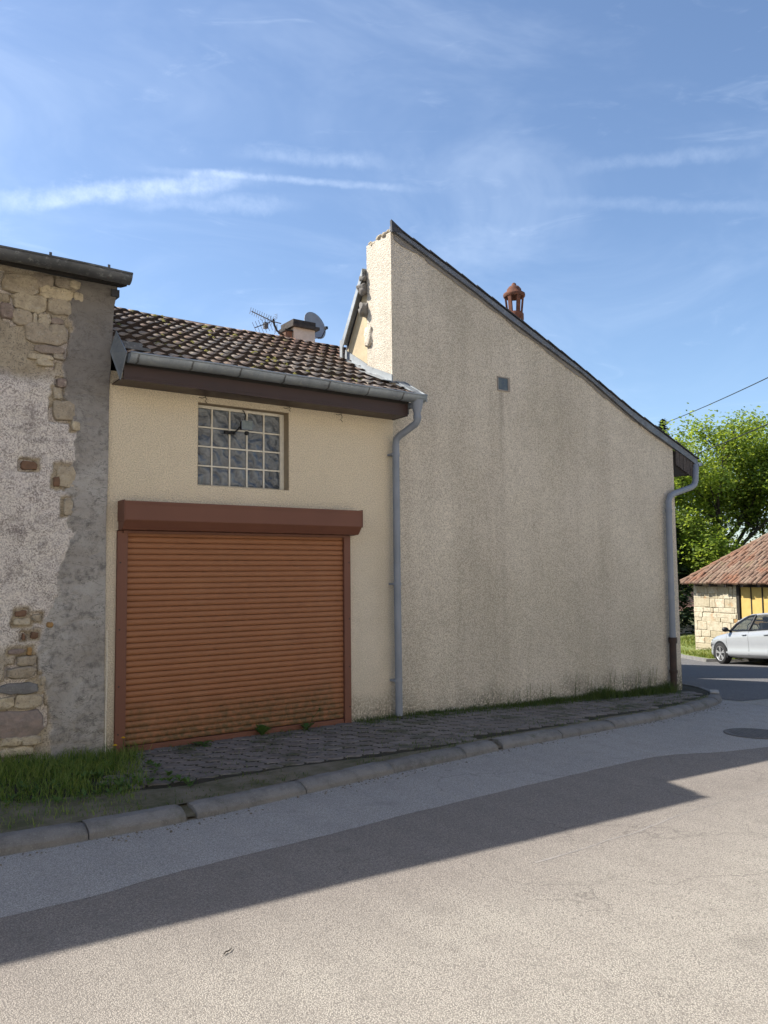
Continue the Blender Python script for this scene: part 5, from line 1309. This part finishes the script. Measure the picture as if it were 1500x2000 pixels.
# roof shell
RS = [(1.72, .56, 1.330), (2.0, .60, 1.425), (2.5, .615, 1.465), (3.0, .605, 1.455), (3.5, .58, 1.415), (3.85, .55, 1.345)]
rf = MB(); v = []
for s_, w, z in RS: v += [(-s_, a, z+b) for a, b in ((-w-.02, -.05), (-w, -.01), (-w*.6, .015), (0, .022), (w*.6, .015), (w, -.01), (w+.02, -.05))]
rf.add(v, [(i*7+k, i*7+k+1, (i+1)*7+k+1, (i+1)*7+k) for i in range(len(RS)-1) for k in range(6)], True); ro2 = cpart(rf, 'roof', M_paint); so_ = ro2.modifiers.new('t', 'SOLIDIFY'); so_.thickness = .03
deck = MB(); deck.box(-3.95, -.80, .97, -1.45, .80, 1.02)
cpart(deck, 'interior', M_black)
for sg in (1, -1):
    ap_ = MB(); ap_.tube([(-1.30, sg*.80, .955), (-1.52, sg*.70, 1.17), (-1.76, sg*.60, 1.315), (-2.05, sg*.622, 1.39), (-2.4, sg*.635, 1.42)], [.045, .038, .034, .030, .026], 8); cpart(ap_, 'front_pillar', M_black)
    rl = MB(); rl.tube([(-1.50, sg*.675, 1.20), (-1.78, sg*.605, 1.345), (-2.2, sg*.60, 1.43), (-2.8, sg*.605, 1.445), (-3.4, sg*.59, 1.41)], .028, 8); cpart(rl, 'roof_rail', M_paint)
    bp = MB(); bp.tube([(-2.32, sg*.85, 1.0), (-2.42, sg*.65, 1.41)], [.045, .035], 8); cpart(bp, 'middle_pillar', M_black)
    cp_ = MB(); cp_.tube([(-3.95, sg*.78, 1.02), (-3.50, sg*.60, 1.40)], [.10, .07], 8); cpart(cp_, 'rear_pillar', M_paint)
    w1 = MB(); w1.add([(-1.42, sg*.815, .99), (-2.31, sg*.855, 1.0), (-2.41, sg*.655, 1.40), (-2.05, sg*.64, 1.385), (-1.68, sg*.69, 1.24)], [(0, 1, 2, 3, 4)]); cpart(w1, 'front_window', M_carglass)
    w2 = MB(); w2.add([(-2.35, sg*.855, 1.0), (-3.60, sg*.83, 1.03), (-3.40, sg*.62, 1.38), (-2.45, sg*.655, 1.40)], [(0, 1, 2, 3)]); cpart(w2, 'rear_window', M_carglass)
    sil = MB(); sil.tube([(-1.38, sg*.826, .985), (-2.3, sg*.862, .997), (-3.6, sg*.842, 1.03)], .012, 6); cpart(sil, 'window_trim', M_black)
    mi = MB(); b_ = bmesh.new(); bmesh.ops.create_icosphere(b_, subdivisions=2, radius=1)
    mi.add([(-1.36+v_.co.x*.09, sg*(.985)+v_.co.y*.10, 1.03+v_.co.z*.075) for v_ in b_.verts], [tuple(q.index for q in g_.verts) for g_ in b_.faces], True); b_.free(); mi.tube([(-1.42, sg*.83, .995), (-1.38, sg*.93, 1.01)], .025, 6); cpart(mi, 'mirror', M_black)
    # door gaps and handles: thin dark recess lines
    ln = MB()
    for (sA, zA, sB, zB) in ((1.22, .93, 1.20, .30), (2.30, .985, 2.26, .28), (1.20, .285, 3.05, .285), (3.42, .99, 3.40, .7), (3.40, .7, 3.12, .30)):
        pts_ = []
        for q in range(13):
            t_ = q/12; ss_ = sA+(sB-sA)*t_; zz_ = zA+(zB-zA)*t_; w_ = float(np.interp(ss_, ST, HWD)); top_ = float(np.interp(ss_, ST, ZT))-.10
            yy_ = float(np.interp(zz_, [.19, .26, .36, .42, .60, top_-.10, top_, top_+.085], [w_*.80, w_*.97, w_, w_*.975, w_*.985, w_, w_*.985, w_*.93]))
            pts_.append((-ss_, sg*(yy_+.0005), zz_))
        ln.tube(pts_, .0035, 5)
    cpart(ln, 'door_gap', M_black)
    for sd_ in (2.12, 3.12):
        hnd = MB(); hnd.tube([(-sd_+.10, sg*.905, .862), (-sd_+.05, sg*.918, .868), (-sd_-.05, sg*.918, .872), (-sd_-.10, sg*.905, .872)], .014, 8); cpart(hnd, 'door_handle', M_paint)
    for sw in (.85, 3.50):
        ar = MB(); cyw = sg*float(np.interp(sw, ST, HWD))
        arc_ = [(-sw+.375*math.cos(a), cyw*1.004, .32+.375*math.sin(a)) for a in np.linspace(-.35, math.pi+.35, 20)]
        ar.add([(-sw, cyw*1.004, .32)]+arc_+[(p[0], cyw*.8, p[2]) for p in arc_], [(0, i+1, i+2) for i in range(19)]+[(i+1, 21+i, 22+i, i+2) for i in range(19)]); cpart(ar, 'wheel_arch', M_black)
        wh = bpy.data.objects.new('wheel', None); COL.objects.link(wh); wh.parent = car; wh.location = (-sw, sg*(abs(cyw)-.10), .32)
        def wl_(prof_, seg=28):
            v = []; f = []
            for (r__, yy) in prof_: v += [(r__*math.cos(2*math.pi*k/seg), sg*yy, r__*math.sin(2*math.pi*k/seg)) for k in range(seg)]
            for i in range(len(prof_)-1): f += [(i*seg+k, i*seg+(k+1) % seg, (i+1)*seg+(k+1) % seg, (i+1)*seg+k) for k in range(seg)]
            return MB().add(v, f, True)
        cpart(wl_([(.20, -.10), (.30, -.10), (.32, -.08), (.32, .09), (.305, .115), (.24, .125), (.222, .118)]), 'tyre', M_tyre, wh)
        rim = wl_([(.225, .118), (.215, .121), (.205, .10), (.20, -.05)])
        for k in range(5):
            for off in (-.13, .13):
                a = 2*math.pi*k/5+off+.3; c_, s2 = math.cos(a), math.sin(a); c3, s3 = math.cos(a-off*.75), math.sin(a-off*.75)
                tx, tz = -s2*.017, c2 if False else c_*.017
                p = [(c3*.05-tx, sg*.105, s3*.05-tz), (c3*.05+tx, sg*.105, s3*.05+tz), (c_*.212+tx, sg*.117, s2*.212+tz), (c_*.212-tx, sg*.117, s2*.212-tz)]
                rim.add(p+[(q[0], sg*.085, q[2]) for q in p], [(0, 1, 2, 3), (0, 4, 5, 1), (1, 5, 6, 2), (3, 2, 6, 7), (0, 3, 7, 4)])
        rim.add([(.055*math.cos(k*.5236), sg*.112, .055*math.sin(k*.5236)) for k in range(12)], [tuple(range(12))]); cpart(rim, 'rim', M_alloy, wh)
        cpart(wl_([(.20, .03), (.001, .03)]), 'brake_disc', M_black, wh)
ws = MB(); ws.add([(-1.32, -.76, .965), (-1.32, .76, .965), (-1.77, .575, 1.315), (-1.77, -.575, 1.315)], [(0, 1, 2, 3)]); cpart(ws, 'windscreen', M_carglass)
rw = MB(); rw.add([(-4.08, -.66, 1.02), (-4.08, .66, 1.02), (-3.83, .53, 1.32), (-3.83, -.53, 1.32)], [(0, 1, 2, 3)]); cpart(rw, 'tailgate_window', M_carglass)
for sg in (1, -1):
    se_ = MB(); se_.box(-2.55, sg*.36-.22, .9, -2.38, sg*.36+.22, 1.20); se_.box(-2.53, sg*.36-.12, 1.22, -2.42, sg*.36+.12, 1.36); cpart(se_, 'seat', m_simple('seat_cloth', (.05, .05, .055), None, .9), None, .03)
    hl = MB(); b_ = bmesh.new(); bmesh.ops.create_icosphere(b_, subdivisions=2, radius=1)
    hl.add([(-.30+v_.co.x*.17, sg*.70+v_.co.y*.065, .655+v_.co.z*.055) for v_ in b_.verts], [tuple(q.index for q in g_.verts) for g_ in b_.faces], True); b_.free(); cpart(hl, 'headlight', m_simple('lamp_lens', (.5, .52, .54), None, .1, 5, 0, 5, 0, .6))
    tl = MB(); tl.box(-4.24, sg*.62-.13, .72, -4.05, sg*.62+.13, .93); cpart(tl, 'tail_light', m_simple('red_lens', (.35, .02, .02), None, .2), None, .03)
stw = MB(); stw.tube([(-1.80+.05*math.sin(a), .36+.18*math.cos(a), 1.05+.16*math.sin(a)) for a in np.linspace(0, 6.283, 18)], .014, 6); cpart(stw, 'steering_wheel', M_black)
CA = R(65); hd2 = Vector((math.cos(CA), math.sin(CA), 0)); lf = Vector((-math.sin(CA), math.cos(CA), 0))
Wp = Vector((20.46, 6.62, 0)); base = Wp + hd2*.85 - lf*.82
gs = (G(Wp.x+hd2.x, Wp.y+hd2.y)-G(Wp.x-hd2.x, Wp.y-hd2.y))/2
X_ = Vector((hd2.x, hd2.y, gs)).normalized(); Y_ = lf; Z_ = X_.cross(Y_)
car.matrix_world = Matrix.Translation((base.x, base.y, G(Wp.x, Wp.y)+gs*.85+.004)) @ Matrix((X_, Y_, Z_)).transposed().to_4x4()

# ------------------------------------------------------------------ trees and far background
def tree(name, label, base, height, spread, crown0, nleaf, leaf, mat, seed, trunk_r=.22, forks=7, group='trees beyond the shed', ell=None):
    rs = random.Random(seed); t = thing(name, label, 'tree', base, group); B = Vector(base)
    tb = MB(); tips = []
    def grow(p, d, L, r_, depth):
        n = 4; pts_ = [p]; q = p.copy(); dd = d.copy()
        for i in range(n):
            dd = (dd+Vector((rs.gauss(0, .13), rs.gauss(0, .13), rs.gauss(.05, .07)))).normalized(); q = q+dd*(L/n); pts_.append(q.copy())
        tb.tube(pts_, [r_*(1-.5*i/n) for i in range(n+1)], 7 if depth < 2 else 5, False)
        if depth >= 2: tips.extend(pts_[1:])
        if depth < 4:
            for k in range(3 if depth else forks):
                j = rs.randint(2, n) if depth else rs.randint(2, n)
                a = rs.uniform(0, 6.283); e = rs.uniform(.25, .9)
                nd = (dd*.7+Vector((math.cos(a)*math.cos(e)*spread, math.sin(a)*math.cos(e)*spread, math.sin(e)*.8))).normalized()
                grow(pts_[j], nd, L*rs.uniform(.55, .8), r_*.48, depth+1)
    grow(B, Vector((rs.gauss(0, .04), rs.gauss(0, .04), 1)), height*.46, trunk_r, 0)
    mb = MB(); rn = []
    tips = [p for p in tips if p.z > B.z+crown0]
    zmax = max(p.z for p in tips); sc_ = (height-.3)/(zmax-B.z)
    tb.v = [(a, b, B.z+(c-B.z)*sc_) for a, b, c in tb.v]; tb.build('trunk', M_bark, t, fix=False)
    for i in range(nleaf):
        p = rs.choice(tips); c = Vector((p.x, p.y, B.z+(p.z-B.z)*sc_))
        g_ = .34
        c = c+Vector((rs.gauss(0, g_), rs.gauss(0, g_), rs.gauss(0, g_*.8)))
        s_ = leaf*rs.uniform(.5, 1.25); a = rs.uniform(0, 6.283); e = rs.gauss(-.1, .55)
        d1 = Vector((math.cos(a)*math.cos(e), math.sin(a)*math.cos(e), math.sin(e))); up_ = Vector((rs.gauss(0, .45), rs.gauss(0, .45), 1)); s1 = d1.cross(up_).normalized()
        mb.add([c, c+d1*s_*.55+s1*s_*.42, c+d1*s_, c+d1*s_*.55-s1*s_*.42], [(0, 1, 2, 3)])
        q = min(1, max(0, .5+.38*noise.noise(c*.9)+rs.gauss(0, .22))); rn += [q]*4
    plant_mesh('crown', mb, rn, mat, t); return t
tree('broadleaf_tree', 'tall bright green broadleaf tree rising above the shed roof', (33.6, 14.9, -1.3), 11.2, 1.05, 1.0, 46000, .15, M_leafA, 11, .26, 9)
tree('broadleaf_tree', 'darker broadleaf tree standing close to the gable corner', (33.9, 18.6, -1.3), 9.8, .85, 1.0, 32000, .15, M_leafA, 23, .22, 8)
tree('broadleaf_tree', 'low leafy tree filling the gap behind the shed roof', (31.6, 14.3, -1.3), 6.3, 1.1, .5, 20000, .15, M_leafA, 41, .12, 9)
tree('broadleaf_tree', 'rounded tree at the right edge of the picture behind the shed', (37.6, 13.6, -1.3), 10.2, 1.0, 2.4, 22000, .15, M_leafA, 5, .24, 8)
def conifer(label, base, height, rad, seed, n=5000):
    rs = random.Random(seed); t = thing('conifer_tree', label, 'tree', base, 'dark conifers beyond the corner'); B = Vector(base)
    tb = MB(); tb.tube([B, B+Vector((0, 0, height))], [.16, .02], 7); tb.build('trunk', M_bark, t)
    mb = MB(); rn = []
    for i in range(n):
        h = rs.random()**.8; rr_ = rad*(1-h)**.8*(.75+.25*math.sin(h*38))*rs.random()**.45; a = rs.uniform(0, 6.283)
        c = B+Vector((math.cos(a)*rr_, math.sin(a)*rr_, .15+h*(height-.15)-rr_*.18)); d1 = Vector((math.cos(a+rs.gauss(0, .5)), math.sin(a+rs.gauss(0, .5)), rs.gauss(-.15, .3))).normalized(); s_ = rs.uniform(.12, .34)
        s1 = d1.cross(Vector((rs.gauss(0, .5), rs.gauss(0, .5), 1))).normalized()*s_*.22
        mb.add([c-s1, c+s1, c+d1*s_+s1*.4, c+d1*s_-s1*.4], [(0, 1, 2, 3)]); rn += [rs.random()]*4
    plant_mesh('crown', mb, rn, M_conif, t)
conifer('dark conifer filling the gap beside the gable corner', (29.3, 14.6, -1.3), 5.6, 1.5, 3)
conifer('dark fir whose tip shows above the roof slope', (45, 25.9, -1.3), 13.3, 2.6, 4, 3500)
mb = MB(); rn = []; rs_ = random.Random(77); cores = MB()
for k in range(9000):       # hedgerow closing the view down the side street
    t_ = rs_.random(); c = Vector((22, 33, -1.4)).lerp(Vector((70, 42, -1.4)), t_)+Vector((rs_.gauss(0, .7), rs_.gauss(0, .7), 0)); hmax = 3.2+1.6*noise.noise(Vector((t_*14, 2, 0)))
    c.z += hmax*rs_.random()**.6; a = rs_.uniform(0, 6.283); e = rs_.gauss(0, .6); sz = rs_.uniform(.2, .5)
    d1 = Vector((math.cos(a)*math.cos(e), math.sin(a)*math.cos(e), math.sin(e)))*sz; s1 = d1.cross(Vector((rs_.gauss(0, .4), rs_.gauss(0, .4), 1))).normalized()*sz*.42
    mb.add([c, c+d1*.55+s1, c+d1, c+d1*.55-s1], [(0, 1, 2, 3)]); rn += [rs_.random()]*4
tag(plant_mesh('hedgerow', mb, rn, M_leafB), 'overgrown hedgerow far down the side street', 'hedge', kind='stuff')
# far house with dark roof between the trunks
fh = thing('far_house', 'far house with dark tiled roof glimpsed between the trunks', 'house', (52, 27, -1.3))
Hd = (CAM-Vector((52, 27, 0))).normalized(); Hd.z = 0; Hd.normalize(); Hs = Vector((-Hd.y, Hd.x, 0)); H0 = Vector((52, 27.4, -1.3))
fm = MB(); q = [H0+Hs*a+Hd*b+Vector((0, 0, c)) for c in (0, 2.4) for a, b in ((-5, 0), (5, 0), (5, -6), (-5, -6))]
fm.add(q, [(0, 3, 2, 1), (4, 5, 6, 7), (0, 1, 5, 4), (1, 2, 6, 5), (2, 3, 7, 6), (3, 0, 4, 7)]); fm.build('wall', m_simple('pink_render', (.45, .25, .21), (.38, .22, .19), .9), fh)
frf = MB(); e0, e1, t0, t1 = H0+Hs*-5.4+Hd*.4+Vector((0, 0, 2.3)), H0+Hs*5.4+Hd*.4+Vector((0, 0, 2.3)), H0+Hs*-5.4-Hd*3+Vector((0, 0, 4.7)), H0+Hs*5.4-Hd*3+Vector((0, 0, 4.7))
frf.add([e0, e1, t1, t0], [(0, 1, 2, 3)]); bk0, bk1 = H0+Hs*-5.4-Hd*6.4+Vector((0, 0, 2.3)), H0+Hs*5.4-Hd*6.4+Vector((0, 0, 2.3)); frf.add([t0, t1, bk1, bk0], [(0, 1, 2, 3)]); frf.add([e0, t0, bk0], [(0, 1, 2)]); frf.add([e1, t1, bk1], [(0, 1, 2)])
fro = frf.build('roof', m_simple('dark_slate_roof', (.07, .07, .075), (.10, .10, .10), .6, 12, .4, 20), fh)
crs = MB()
for k in range(22):
    a, b = e0.lerp(t0, k/22), e1.lerp(t1, k/22); crs.tube([a+Vector((0, 0, .03)), b+Vector((0, 0, .03))], .02, 4)
crs.build('tile_course', M_slate, fro)
lw = MB(); a, b = Vector((28.6, 14.9, -1.3)), Vector((33.5, 13.0, -1.3)); dd = (b-a).normalized(); nn = Vector((-dd.y, dd.x, 0))*.12
lw.add([a-nn, b-nn, b+nn, a+nn]+[p+Vector((0, 0, .55)) for p in (a-nn, b-nn, b+nn, a+nn)], [(0, 3, 2, 1), (4, 5, 6, 7), (0, 1, 5, 4), (1, 2, 6, 5), (2, 3, 7, 6), (3, 0, 4, 7)])
tag(lw.build('garden_wall', m_simple('pale_wall', (.55, .48, .42), (.45, .40, .36), .9), None, .02), 'low pale garden wall seen left of the stone shed', 'wall')

# ------------------------------------------------------------------ overhead cables
def px_point(px, py, depth): return CAM + (fw*F_PX + cr*(px-750) - cu*(py-1000))*(depth/F_PX)
def cable(a, b, sag, label):
    a, b = Vector(a), Vector(b); pts_ = [a.lerp(b, i/16)+Vector((0, 0, -sag*4*(i/16)*(1-i/16))) for i in range(17)]
    o = MB().tube(pts_, .019, 6).build('overhead_cable', M_black); tag(o, label, 'cable', 'overhead cables'); return o
cable((16.5, -4.2, 8.3), (38.0, 20.9, 10.2), .25, 'upper overhead cable crossing the sky above the tree')
cable((21.0, 3.3, 6.53), (27.38, 12.54, 6.3), .06, 'lower overhead cable running into the tree crown')
